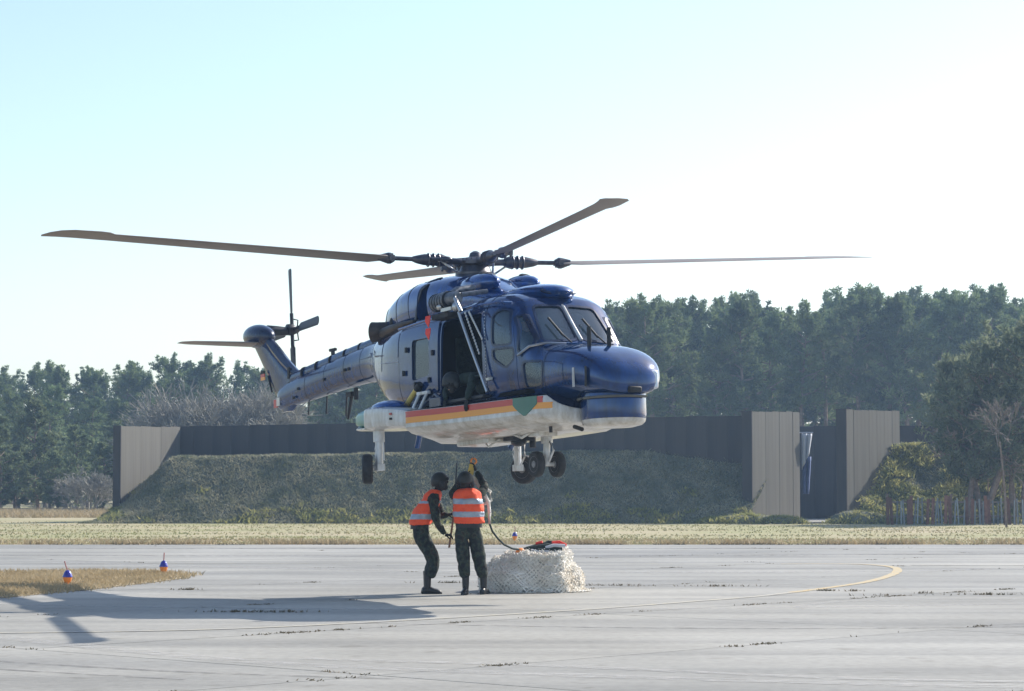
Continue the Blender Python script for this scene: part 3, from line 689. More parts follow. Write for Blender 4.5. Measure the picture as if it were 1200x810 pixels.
BODY = [(-3.0, -.85, -1.53, .30, 2.4), (-2.6, -.83, -1.62, .46, 2.6), (-2.2, -.81, -1.80, .64, 3), (-1.8, -.80, -2.02, .76, 3.2), (-1.3, -.79, -2.15, .87, 3.8), (-.7, -.77, -2.22, .93, 4.6),
        (0, -.75, -2.34, .95, 5), (.8, -.72, -2.42, .95, 5), (1.6, -.68, -2.45, .95, 5), (2.05, -.70, -2.45, .94, 4.6), (2.3, -.77, -2.44, .90, 4.2), (2.43, -.85, -2.43, .87, 4), (2.68, -1.14, -2.42, .82, 3.8),
        (2.93, -1.44, -2.40, .77, 3.6), (3.08, -1.52, -2.38, .75, 3.3), (3.45, -1.565, -2.34, .72, 3.0), (3.72, -1.62, -2.32, .685, 2.9), (3.94, -1.71, -2.32, .62, 2.9), (4.10, -1.81, -2.31, .53, 2.8), (4.20, -1.91, -2.31, .42, 2.7), (4.26, -2.00, -2.28, .28, 2.5), (4.285, -2.07, -2.22, .12, 2.4)]
def body_rings(): return [sec(q[0], q[1], q[2], q[3], q[4], q[4] * .9, N=64) for q in smooth_interp(BODY, 4)]
def temp(name, me):
    o = bpy.data.objects.new(name, me); C.objects.link(o); return o
def evald(o):
    dg = bpy.context.evaluated_depsgraph_get(); dg.update(); me = bpy.data.meshes.new_from_object(o.evaluated_get(dg)); return me
def boolean(me, cutter_me, op):
    a = temp('tmp_a', me); b = temp('tmp_b', cutter_me); md = a.modifiers.new('b', 'BOOLEAN'); md.operation = op; md.object = b; md.solver = 'EXACT'
    bpy.context.view_layer.update(); r = evald(a); bpy.data.objects.remove(a); bpy.data.objects.remove(b); return r
def shell_mesh(offset, thick, m, inner=None):
    mb = MB(); mb.loft(body_rings()); me = mb.mesh('shell', m)
    bm = bmesh.new(); bm.from_mesh(me)
    if offset:
        bm.normal_update()
        for v in bm.verts: v.co += v.normal * offset
    bm.to_mesh(me); bm.free()
    if inner: me.materials.append(M[inner])
    o = temp('tmp', me); s = o.modifiers.new('s', 'SOLIDIFY'); s.thickness = thick; s.offset = -1
    if inner: s.material_offset = 1; s.material_offset_rim = 1
    bpy.context.view_layer.update(); r = evald(o); bpy.data.objects.remove(o); return r
def rounded(poly, r, n=4):
    out = []; k = len(poly)
    for i in range(k):
        a, b, c = Vector(poly[i - 1]), Vector(poly[i]), Vector(poly[(i + 1) % k])
        d1 = (a - b); d2 = (c - b); rr = min(r, d1.length * .4, d2.length * .4); p = b + d1.normalized() * rr; q = b + d2.normalized() * rr
        for s in range(n + 1):
            t = s / n; out.append(tuple(p * (1 - t) ** 2 + b * 2 * t * (1 - t) + q * t * t))
    return out
def grow_poly(poly, d):
    k = len(poly); area = sum(poly[i - 1][0] * poly[i][1] - poly[i][0] * poly[i - 1][1] for i in range(k)); sg = 1 if area > 0 else -1; out = []
    for i in range(k):
        a, b, c = Vector(poly[i - 1]), Vector(poly[i]), Vector(poly[(i + 1) % k]); e1 = (b - a).normalized(); e2 = (c - b).normalized()
        n1 = Vector((e1.y, -e1.x)) * sg; n2 = Vector((e2.y, -e2.x)) * sg; n = (n1 + n2); n /= max(.3, n.length_squared / 2); out.append(tuple(b + n * d))
    return out
def prism(poly, a, b, axis='y'):
    f = (lambda p, t: (p[0], t, p[1])) if axis == 'y' else (lambda p, t: (t, p[0], p[1]))
    mb = MB(); mb.loft([[f(p, a) for p in poly], [f(p, b) for p in poly]]); return mb.mesh('cut', 'black')
def add_me(name, me, parent=None, sharp=True, **props):
    o = link(name, me, parent or heli, OFF if parent is None else None, True, **props)
    try: me.set_sharp_from_angle(angle=R(35))
    except Exception: pass
    return o
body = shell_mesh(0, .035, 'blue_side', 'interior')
skin_glass = shell_mesh(-.012, .010, 'glass')
skin_frame = shell_mesh(.008, .02, 'navy')
wins = []
S = {'door_up': [(2.10, -1.04), (2.24, -.97), (2.40, -1.0), (2.50, -1.47), (2.10, -1.46)],
     'door_low': [(2.10, -1.53), (2.52, -1.54), (2.54, -1.68), (2.37, -1.80), (2.12, -1.65)],
     'quarter': [(2.50, -1.10), (2.55, -1.08), (2.84, -1.44), (2.86, -1.53), (2.64, -1.62), (2.62, -1.3)],
     'chin': [(2.72, -1.76), (3.12, -1.78), (3.10, -2.12), (2.76, -2.12)],
     'cabin': [(-.27, -1.15), (.27, -1.16), (.27, -1.72), (-.29, -1.76)]}
for nm, P in S.items():
    for sg in (-1, 1):
        wins.append((nm, P, 'y', (sg * .5 if nm != 'quarter' else sg * .60, sg * 1.3), sg))
for sg in (-1, 1):
    wins.append(('windscreen', [(sg * .045, -.92), (sg * .49, -.94), (sg * .58, -1.47), (sg * .045, -1.43)], 'x', (2.30, 3.4), sg))
door_poly = [(.63, -.98), (1.80, -.97), (1.84, -2.14), (.56, -2.14)]
body = boolean(body, prism(rounded(door_poly, .06), -1.4, -.4), 'DIFFERENCE')
WIN = []
for nm, P, ax, (a, b), sg in wins:
    rp = rounded(P, .07); body = boolean(body, prism(rp, a, b, ax), 'DIFFERENCE')
    pane = boolean(skin_glass.copy(), prism(grow_poly(rp, .006), a, b, ax), 'INTERSECT')
    fr = boolean(skin_frame.copy(), prism(grow_poly(rp, .028), a, b, ax), 'INTERSECT'); fr = boolean(fr, prism(grow_poly(rp, -.004), a - .1, b + .1, ax) if a < b else prism(grow_poly(rp, -.004), a + .1, b - .1, ax), 'DIFFERENCE')
    WIN.append((nm, pane, fr, sg))
fus = add_me('fuselage', body)
for nm, pane, fr, sg in WIN:
    nmx = 'windscreen' if nm == 'windscreen' else 'window'
    o = add_me(nmx, pane); q = add_me('window_frame', fr, o)
# sliding door slid aft, cockpit door outline, panel plates
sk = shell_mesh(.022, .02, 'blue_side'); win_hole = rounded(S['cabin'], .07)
sp = rounded([(-.72, -.95), (.56, -.93), (.52, -1.99), (-.55, -1.95), (-.72, -1.80)], .08)
d = boolean(sk.copy(), prism(sp, -1.4, -.4), 'INTERSECT'); d = boolean(d, prism(grow_poly(win_hole, -.002), -1.5, -.3), 'DIFFERENCE')
sd_ = add_me('sliding_door', d)
for x, z in ((.40, -1.40), (-.52, -1.62), (-.42, -1.28), (-.16, -1.82), (.28, -1.79)):
    mb = MB(); mb.box((x, -.985, z), (.05, .03, .08)); hp(mb, 'door_handle' if x > .3 and z > -1.5 else 'door_latch', 'black', sd_, bevel=.008)
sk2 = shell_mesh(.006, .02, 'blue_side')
cd = rounded([(1.94, -.93), (2.46, -.93), (2.60, -1.70), (2.60, -2.24), (1.98, -2.26)], .09)
d = boolean(sk2.copy(), prism(cd, -1.4, -.5), 'INTERSECT')
for k in ('door_up', 'door_low'): d = boolean(d, prism(grow_poly(rounded(S[k], .07), .03), -1.5, -.4), 'DIFFERENCE')
cdo = add_me('cockpit_door', d)
mb = MB(); mb.box((2.04, -.965, -1.93), (.16, .02, .035)); hp(mb, 'door_handle', 'metal', cdo)
for P in ([(-1.45, -.98), (-.80, -.98), (-.80, -1.35), (-1.50, -1.30)], [(-1.95, -1.02), (-1.52, -1.0), (-1.55, -1.5), (-2.0, -1.42)], [(3.2, -1.85), (3.6, -1.85), (3.6, -2.15), (3.2, -2.15)]):
    d = boolean(sk2.copy(), prism(rounded(P, .03), -1.4, -.2), 'INTERSECT'); add_me('access_panel', d)
for x in (-1.75, -.76, 1.90, 3.14):
    q = min(smooth_interp(BODY, 8), key=lambda a: abs(a[0] - x)); q2 = list(q); mb = MB()
    mb.loft([sec(q[0], q[1] + .003, q[2] - .003, q[3] + .003, q[4], q[4] * .9, N=64), sec(q[0] + .011, q[1] + .003, q[2] - .003, q[3] + .003, q[4], q[4] * .9, N=64)]); hp(mb, 'body_seam', 'navy', fus)
def rivets(x0, z0, x1, z1, k, y0, y1):
    mb = MB()
    for i in range(k):
        t = i / (k - 1); mb.ell((x0 + (x1 - x0) * t, y0 + (y1 - y0) * t, z0 + (z1 - z0) * t), (.009, .006, .009), n=6, m=4)
    o = hp(mb, 'rivet_row', 'legwhite', fus); o['kind'] = 'stuff'
rivets(-.72, -2.06, .5, -2.10, 30, -.935, -.945); rivets(-1.5, -1.38, -.8, -1.42, 18, -.875, -.935); rivets(1.92, -.97, 1.92, -2.25, 28, -.955, -.948)
# windscreen centre post, frame strips
mb = MB(); mb.tube([(2.35, 0, -.86), (2.50, 0, -.935), (2.74, 0, -1.215), (2.96, 0, -1.455)], .028, 8); hp(mb, 'centre_post', 'legwhite')
# interior: floor, bulkhead, ceiling lining, seats, panel
mb = MB(); mb.box((.9, 0, -2.17), (4.0, 1.76, .05)); hp(mb, 'cabin_floor', 'interior', smooth=False)
mb = MB(); mb.box((-.75, 0, -1.5), (.05, 1.7, 1.25)); hp(mb, 'bulkhead', 'interior', smooth=False)
mb = MB(); mb.box((.6, .84, -1.55), (2.6, .04, 1.1)); hp(mb, 'cabin_lining', 'interior', smooth=False)
mb = MB(); mb.box((2.85, 0, -1.64), (.3, 1.0, .22)); mb.box((2.72, 0, -1.54), (.3, .8, .06)); hp(mb, 'instrument_panel', 'interior', bevel=.03)
for sg in (-1, 1):
    s = MB(); s.box((2.15, sg * .42, -1.92), (.45, .44, .12)); st = hp(s, 'pilot_seat', 'seat', bevel=.04)
    s = MB(); s.box((1.93, sg * .42, -1.52), (.1, .42, .72)); hp(s, 'seat_back', 'seat', st, bevel=.04)
    s = MB(); s.box((1.93, sg * .42, -1.10), (.09, .24, .16)); hp(s, 'headrest', 'seat', st, bevel=.04)
mb = MB(); mb.box((.1, .2, -1.75), (.45, 1.0, .1)); mb.box((-.12, .2, -1.4), (.08, 1.0, .6)); hp(mb, 'cabin_bench', 'kit', bevel=.03)

# cowling
COWL = [(-2.5, -.66, -.92, .22, 2.4), (-2.25, -.50, -.94, .40, 2.6), (-1.9, -.36, -.95, .54, 2.8), (-1.5, -.25, -.95, .62, 3), (-1.05, -.17, -.95, .66, 3), (-.6, -.15, -.95, .66, 3), (-.2, -.15, -.95, .64, 2.8), (.25, -.19, -.95, .58, 2.5),
        (.7, -.31, -.95, .52, 2.4), (1.1, -.45, -.92, .46, 2.2), (1.45, -.56, -.90, .38, 2.1), (1.75, -.64, -.85, .24, 2)]
def cowl_rings(): return [sec(q[0], q[1], q[2], q[3], q[4], N=56) for q in smooth_interp(COWL, 4)]
mb = MB(); mb.loft(cowl_rings()); cw = mb.mesh('engine_cowling', 'blue')
cw = boolean(cw, prism(rounded([(-.62, -.26), (-.36, -.26), (-.36, -.86), (-.70, -.86)], .08), -1., -.36), 'DIFFERENCE')
cowl = add_me('engine_cowling', cw)
mb = MB(); mb.box((-.5, -.42, -.56), (.5, .1, .72)); mb.box((-.5, -.34, -.30), (.6, .2, .12)); hp(mb, 'intake_recess', 'interior', cowl, smooth=False)
# lip round the recess
mb = MB(); mb.tube([(-.72, -.665, -.88), (-.68, -.64, -.55), (-.62, -.60, -.34), (-.50, -.50, -.225), (-.36, -.45, -.20), (-.30, -.40, -.19)], .022, 7); hp(mb, 'intake_lip', 'navy', cowl)
for x in (-1.9, -1.35, -.9): # cowling seams
    q = smooth_interp(COWL, 4); st = min(q, key=lambda a: abs(a[0] - x)); r1 = sec(st[0] - .006, st[1] + .004, st[2], st[3] + .004, st[4], N=56); r2 = [(p[0] + .012, p[1], p[2]) for p in r1]
    mb = MB(); mb.loft([r1, r2]); hp(mb, 'cowling_seam', 'black', cowl)
for x, z in ((-1.62, -.72), (-1.9, -.80), (-1.2, -.74)):
    mb = MB(); mb.ell((x, -.60 if x > -1.8 else -.535, z), (.05, .025, .075), n=10, m=6); hp(mb, 'vent', 'black', cowl)
# exhausts
for sg in (-1, 1):
    ax = Vector((-.75, sg * .6, .02)).normalized()
    mb = MB(); mb.lathe([(.135, -.30), (.15, -.12), (.155, .1), (.16, .16), (.135, .16), (.12, .05), (.11, -.25)], (-2.03, sg * .56, -.82), ax, 20); hp(mb, 'exhaust_pipe', 'hotmetal')
    mb = MB(); mb.lathe([(.05, 0), (.128, .001)], tuple(Vector((-2.03, sg * .56, -.82)) + ax * .04), ax, 20); hp(mb, 'exhaust_mouth', 'black')
    mb = MB(); mb.tube([(-1.9, sg * .60, -.86), (-1.5, sg * .70, -.86), (-1.0, sg * .74, -.84), (-.6, sg * .74, -.82)], [.08, .075, .06, .03], 10); hp(mb, 'exhaust_shield', 'hotmetal')
# intake bulges ahead of the mast and roof hump
for sg in (-1, 1):
    mb = MB(); mb.ell((.72, sg * .34, -.42), (.52, .20, .17), n=20, m=12); bu = hp(mb, 'air_scoop', 'blue')
    mb = MB(); mb.ell((.92, sg * .34, -.31), (.17, .10, .055), Matrix.Rotation(R(22), 3, 'Y'), n=16, m=8); hp(mb, 'scoop_mouth', 'black', bu)
mb = MB(); mb.ell((1.75, .0, -.70), (.78, .46, .16), n=24, m=12); hp(mb, 'roof_hump', 'blue')
mb = MB(); mb.ell((2.38, 0, -.70), (.10, .30, .05), Matrix.Rotation(R(25), 3, 'Y'), n=16, m=8); hp(mb, 'hump_seam', 'navy')
# gutter along the cabin roof
mb = MB(); mb.tube([(-.8, -.90, -.93), (0, -.925, -.90), (.9, -.93, -.875), (1.7, -.93, -.85), (2.2, -.885, -.86), (2.45, -.80, -.90)], .02, 7); hp(mb, 'door_rail', 'blue')
# boom, spine
BOOM = [(-2.5, -.84, -1.62, .46, 2.8), (-3.0, -.84, -1.51, .31, 2.4), (-3.7, -.88, -1.47, .235, 2.3), (-4.6, -.96, -1.50, .20, 2.3), (-5.6, -1.06, -1.56, .165, 2.3), (-6.4, -1.15, -1.61, .13, 2.3), (-6.95, -1.25, -1.64, .10, 2.3), (-7.1, -1.36, -1.62, .05, 2.3)]
mb = MB(); mb.loft([sec(q[0], q[1], q[2], q[3], q[4], N=36) for q in smooth_interp(BOOM, 4)]); boom = hp(mb, 'tail_boom', 'boomblue')
mb = MB(); mb.loft([sec(x, zt, zt - .22, hw, 2.6, N=20) for x, zt, hw in ((-1.6, -.76, .10), (-2.4, -.75, .13), (-3.3, -.76, .12), (-4.6, -.86, .105), (-5.6, -.955, .095), (-6.5, -1.04, .085))]); hp(mb, 'drive_shaft_cover', 'boomblue', boom)
for x in (-3.2, -3.75, -4.3, -4.85, -5.4, -5.95):
    zt = -.76 - (x + 3.3) * -.0882 if x < -3.3 else -.757
    mb = MB(); mb.loft([sec(x, zt + .012, zt - .2, .125, 2.6, N=20), sec(x - .03, zt + .012, zt - .2, .125, 2.6, N=20)]); hp(mb, 'cover_clamp', 'black', boom)
mb = MB(); mb.box((-4.9, -.02, -.80), (.22, .06, .05)); mb.box((-4.9, -.02, -.85), (.08, .05, .08)); hp(mb, 'boom_beacon', 'black', boom, bevel=.015)
for x in (-3.45, -4.2, -5.0, -5.75):
    q = min(smooth_interp(BOOM, 6), key=lambda a: abs(a[0] - x)); mb = MB(); mb.loft([sec(q[0], q[1] + .003, q[2] - .003, q[3] + .003, q[4], N=36), sec(q[0] - .014, q[1] + .003, q[2] - .003, q[3] + .003, q[4], N=36)]); hp(mb, 'boom_seam', 'navy', boom)
for x, z in ((-3.9, -1.22), (-4.05, -1.22), (-4.9, -1.30), (-6.0, -1.36), (-6.2, -1.50)):
    mb = MB(); mb.box((x, -.238 + .035 * (-3.7 - x) , z), (.06, .03, .05)); hp(mb, 'boom_fastener', 'black', boom, bevel=.008)
for (x, l, rr) in ((-4.45, .40, .016), (-5.2, .30, .014), (-5.9, .26, .012)):
    mb = MB(); mb.tube([(x, 0, -1.55), (x - .04, 0, -1.55 - l)], rr, 7); hp(mb, 'blade_antenna', 'black', boom)
mb = MB(); mb.box((-4.05, -.12, -1.62), (.18, .1, .08)); mb.tube([(-4.02, -.12, -1.62), (-4.18, -.12, -2.02)], [.035, .02], 8); mb.box((-3.9, -.1, -1.62), (.06, .06, .2)); hp(mb, 'aerial', 'black', boom, bevel=.01)
# fin
def fin_ring(z, x0, x1, th, N=22):
    r = []
    for k in range(N):
        t = 2 * pi * k / N; c = cos(t); x = (x0 + x1) / 2 + (x1 - x0) / 2 * c; u = (1 - c) / 2
        y = th * (.6 if sin(t) > 0 else -.6) * abs(sin(t)) ** .9 * (1.25 - .7 * u); r.append((x, y, z))
    return r
FIN = [(-1.69, -6.98, -6.55, .08), (-1.5, -7.12, -6.2, .11), (-1.3, -7.30, -6.1, .12), (-1.14, -7.44, -6.25, .12), (-.98, -7.59, -6.58, .12), (-.83, -7.73, -6.84, .12), (-.62, -7.93, -7.16, .12), (-.43, -8.12, -7.40, .125), (-.30, -8.22, -7.55, .12)]
mb = MB(); mb.loft([fin_ring(*q) for q in FIN]); fin = hp(mb, 'tail_fin', 'boomblue')
mb = MB(); mb.loft([fin_ring(z, x0 - .012, x0 + .17, .035) for z, x0, x1, th in FIN[1:-1]]); hp(mb, 'rudder_strip', 'hotmetal', fin)
mb = MB(); mb.tube([(-6.12, 0, -1.14), (-6.40, 0, -1.06), (-6.84, 0, -.82), (-7.18, 0, -.60), (-7.48, 0, -.40)], [.05, .075, .085, .09, .08], 8); hp(mb, 'fin_leading_edge', 'navy', fin)
for i in range(7):
    mb = MB(); mb.box((-6.42 - .11 * (i % 3), -.075, -1.22 - .09 * (i // 2)), (.05, .02, .03)); hp(mb, 'fin_vent', 'black', fin)
mb = MB(); mb.box((-6.53, -.085, -1.04), (.07, .02, .20)); hp(mb, 'fin_vent', 'black', fin)
for k, m in enumerate(('black', 'red', 'gold')):
    mb = MB(); mb.box((-7.66 + .006 * k, -.066, -.93 - .055 * k), (.17, .014, .054)); hp(mb, 'flag_stripe', m, fin, smooth=False)
mb = MB(); mb.box((-7.07, -.09, -1.53), (.15, .014, .14)); hp(mb, 'red_placard', 'red', fin, smooth=False)
mb = MB(); mb.box((-6.93, -.105, -1.51), (.13, .014, .14)); hp(mb, 'white_placard', 'white', fin, smooth=False)
mb = MB(); mb.tube([(-7.5, -.03, -1.0), (-7.35, -.03, -1.3)], .018, 6); hp(mb, 'tail_bumper', 'black', fin)
mb = MB(); mb.ell((-7.93, 0, -.26), (.52, .22, .215), Matrix.Rotation(R(6), 3, 'Y'), n=28, m=16); gb = hp(mb, 'gearbox_fairing', 'navy')
mb = MB(); mb.lathe([(.10, 0), (.09, .2), (.07, .42), (.05, .5)], (-7.83, .12, -.16), Vector((0, 1, 0)), 16); hp(mb, 'tail_rotor_shaft', 'blackmetal')
rings = []
for y, x0, x1, th in ((.1, -8.28, -7.62, .07), (-.6, -8.24, -7.68, .06), (-1.3, -8.2, -7.74, .045), (-1.48, -8.14, -7.84, .02)):
    rings.append([(x, y, -.40 + (z) * .5) for x, z in [((x0 + x1) / 2 + (x1 - x0) / 2 * cos(2 * pi * k / 18), th * sin(2 * pi * k / 18)) for k in range(18)]])
mb = MB(); mb.loft(rings); hp(mb, 'tailplane', 'blade')
# tail rotor
TH = Vector((-7.83, .60, -.13))
mb = MB(); mb.lathe([(.04, -.12), (.10, -.10), (.11, 0), (.08, .05), (.05, .12), (.02, .15)], tuple(TH), Vector((0, 1, 0)), 16)
for a in range(4):
    t = a * pi / 2 + .05; d = Vector((cos(t), 0, sin(t))); mb.tube([TH, TH + d * .30], .035, 8); mb.tube([TH + Vector((0, .1, 0)), TH + d * .18 + Vector((0, .12, 0)), TH + d * .2], .014, 6)
trh = hp(mb, 'tail_rotor_hub', 'blackmetal')
for a in range(4):
    t = a * pi / 2 + .05; d = Vector((cos(t), 0, sin(t))); e = Vector((-sin(t), 0, cos(t))); rings = []
    for r_, ch, tw in ((.26, .05, .2), (.34, .16, .2), (.7, .165, .14), (1.08, .165, .08), (1.105, .12, .08)):
        c0 = TH + d * r_; cd_ = e * cos(tw) + Vector((0, 1, 0)) * sin(tw); nn = cd_.cross(d)
        rings.append([tuple(c0 + cd_ * ch / 2 * cos(2 * pi * k / 14) + nn * .011 * sin(2 * pi * k / 14)) for k in range(14)])
    mb = MB(); mb.loft(rings); hp(mb, 'tail_rotor_blade', 'bladedark')
# mast and main rotor
rot = bpy.data.objects.new('main_rotor', None); C.objects.link(rot); rot.parent = heli; rot.location = OFF; rot.rotation_euler = (0, R(3), 0)
def rp_(mb, name, m, **k): return mb.obj(name, m, rot, None, **k)
mb = MB(); mb.lathe([(.40, -.27), (.36, -.22), (.25, -.12), (.21, -.03), (.22, .0)], n=24); mb.tube([(0, 0, -.6), (0, 0, -.1)], .12, 14); rp_(mb, 'rotor_mast', 'hub')
mb = MB(); mb.lathe([(.20, -.04), (.25, 0), (.25, .05), (.19, .09), (.10, .11), (.08, .17), (.03, .2)], n=24)
for a in range(16):
    t = 2 * pi * a / 16; mb.tube([(.21 * cos(t), .21 * sin(t), .04), (.21 * cos(t), .21 * sin(t), .085)], .014, 6)
rp_(mb, 'rotor_head', 'hub')
mb = MB(); mb.lathe([(.24, -.17), (.30, -.16), (.30, -.13), (.24, -.12)], n=24); rp_(mb, 'swash_ring', 'hub')
B_ANG = [R(-12), R(78), R(168), R(258)]
def blade_ring(r, x0, x1, th, pitch, zz, N=20):
    out = []
    for k in range(N):
        t = 2 * pi * k / N; c = cos(t); u = (1 - c) / 2; s = (x0 + x1) / 2 + (x1 - x0) / 2 * c; h = th * (abs(sin(t)) * (1.3 - .8 * u)) * (1 if sin(t) > 0 else -.7)
        out.append((r, s * cos(pitch) - h * sin(pitch), zz + s * sin(pitch) + h * cos(pitch)))
    return out
def con(r): return .30 * (r / 6.4) ** 1.05
pr = []
for r_, le, te, th in ((1.30, .06, -.06, .03), (1.42, .10, -.16, .03), (1.60, .115, -.28, .027), (2.5, .115, -.28, .026), (4.0, .115, -.28, .024), (5.2, .115, -.28, .022), (5.42, .118, -.28, .021), (5.50, .20, -.28, .021), (5.62, .225, -.285, .02), (6.0, .20, -.29, .017), (6.18, .11, -.31, .014), (6.32, -.05, -.335, .01), (6.42, -.25, -.36, .006)):
    pr.append(blade_ring(r_, te, le, th, R(13 - 6 * r_ / 6.4), con(r_)))
mb = MB(); mb.loft(pr); bl = mb.mesh('rotor_blade', 'blade')
mb = MB(); mb.tube([(.15, 0, .03), (.30, 0, .035), (.42, 0, .04), (.5, 0, .04)], [.07, .05, .05, .06], 12)
mb.tube([(.46, 0, .04), (.55, 0, .045), (.62, 0, .045), (.80, 0, .05), (.92, 0, .05), (.98, 0, .055)], [.07, .10, .085, .085, .06, .04], 14)
mb.tube([(.95, 0, .052), (1.34, 0, con(1.34))], .034, 10)
for q in (.58, .66, .74): mb.lathe([(.10, -.012), (.108, 0), (.10, .012)], (q, 0, .045), Vector((1, 0, 0)), 14)
mb.tube([(.25, .12, .03), (.5, .15, .05), (.72, .11, .05)], .028, 8); mb.ell((.5, .15, .05), (.1, .045, .045)); arm = mb.mesh('rotor_arm', 'hub')
mb = MB(); mb.tube([(1.26, 0, con(1.3)), (1.32, 0, con(1.3)), (1.36, 0, con(1.3)), (1.5, -.05, con(1.5))], [.05, .085, .085, .04], 12); mb.box((1.33, .02, con(1.33)), (.08, .26, .07)); mb.tube([(1.33, .13, con(1.33) - .06), (1.33, .13, con(1.33) + .06)], .02, 8); cuff = mb.mesh('blade_cuff', 'hub')
mb = MB(); mb.tube([(.56, .11, .02), (.33, .17, -.14)], .016, 7); mb.tube([(.64, .0, .03), (.56, .13, .03)], .02, 7); link_ = mb.mesh('pitch_link', 'metal')
for a in B_ANG:
    ar = link('rotor_arm', arm, rot, None, True); ar.rotation_euler = (0, 0, a)
    for nm, me in (('rotor_blade', bl), ('blade_cuff', cuff), ('pitch_link', link_)):
        o = link(nm, me, rot, None, True); o.rotation_euler = (0, 0, a)
for me in (arm, cuff, bl): me.set_sharp_from_angle(angle=R(40))

# lower hull, stripes, sponsons
HULL = [(-.35, .80), (.0, 1.18), (.3, 1.40), (.55, 1.39), (.9, 1.29), (1.4, 1.17), (2.0, 1.08), (2.7, .97), (3.08, .90), (3.28, .80), (3.42, .64), (3.5, .28)]
H = smooth_interp(HULL, 4)
def hull_ring(x, hw):
    k = min(1, hw / .8); b = -2.70 if x > -.1 else -2.58
    if x > 2.7: b += (x - 2.7) * .20
    zt = -2.26 - max(0, x - 3.28) * 1.0
    prof = [(hw - .02, zt), (hw, zt - .04), (hw, min(-2.50, zt - .06)), (hw * .93, min(-2.57, zt - .08)), (hw * .70, -2.64), (min(hw * .55, .62), b)]
    return [(x, y, z) for y, z in prof] + [(x, -y, z) for y, z in prof[::-1]]
mb = MB(); mb.loft([hull_ring(*q) for q in H]); hull = hp(mb, 'lower_hull', 'white')
mb = MB()
v = [(x, s * (hw - .015), -2.252 - max(0, x - 3.28) * 1.0) for x, hw in H for s in (-1, 1)]; mb.add(v, [(2 * i, 2 * i + 1, 2 * i + 3, 2 * i + 2) for i in range(len(H) - 1)]); hp(mb, 'hull_deck', 'navy', hull)
def stripe(name, z0, z1, x0, x1, m, sg=-1, fn=None, parent=hull):
    st = [q for q in smooth_interp(HULL, 10) if x0 <= q[0] <= x1]; v = []; f = []
    for i, (x, hw) in enumerate(st):
        a, b = (z0, z1) if fn is None else fn(x)
        o_ = .006; v += [(x, sg * (hw + o_), a), (x, sg * (hw + o_), b), (x, sg * (hw - .01), a), (x, sg * (hw - .01), b)]
        if i: q = 4 * i; f += [(q - 4, q - 3, q + 1, q), (q - 4, q, q + 2, q - 2), (q - 3, q - 1, q + 3, q + 1)]
    f += [(0, 2, 3, 1), (4 * len(st) - 4, 4 * len(st) - 3, 4 * len(st) - 1, 4 * len(st) - 2)]
    mb = MB(); mb.add(v, f); return hp(mb, name, m, parent)
for sg in (-1, 1):
    stripe('red_stripe', -2.27, -2.355, .32, 3.26, 'red', sg); stripe('gold_stripe', -2.356, -2.44, .32, 3.36, 'gold', sg)
    def gfun(x):
        t = (x - 2.70) / .48
        return (-2.262, -2.36 - .17 * (1 - abs(2 * min(1, max(0, t)) - 1)) ** .8)
    gst = stripe('green_panel', 0, 0, 2.70, 3.18, 'green', sg, gfun)
    for v_ in gst.data.vertices: v_.co.y += sg * .006
# belly items
mb = MB(); mb.box((.75, -.25, -2.72), (.95, .6, .10)); hp(mb, 'belly_fairing', 'white', bevel=.02)
mb = MB(); mb.box((1.5, -.2, -2.72), (.3, .35, .08)); mb.tube([(1.55, 0, -2.68), (1.55, 0, -2.86)], .05, 8); mb.ell((1.5, -.2, -2.77), (.16, .1, .07)); hp(mb, 'cargo_hook', 'blackmetal', bevel=.01)
mb = MB(); mb.box((1.15, -.35, -2.74), (.28, .1, .05)); mb.tube([(.95, -.45, -2.74), (1.05, -.45, -2.82), (1.3, -.4, -2.72)], .015, 6); mb.tube([(1.75, -.5, -2.66), (2.1, -.5, -2.76), (2.4, -.45, -2.66)], .02, 6); mb.box((2.35, -.3, -2.72), (.3, .3, .07)); hp(mb, 'belly_fittings', 'white', bevel=.008)
mb = MB(); mb.tube([(3.2, -.3, -2.68), (3.4, -.3, -2.73)], .03, 8); mb.tube([(2.9, -.5, -2.64), (2.9, -.5, -2.74)], .025, 8); hp(mb, 'drain_mast', 'black')
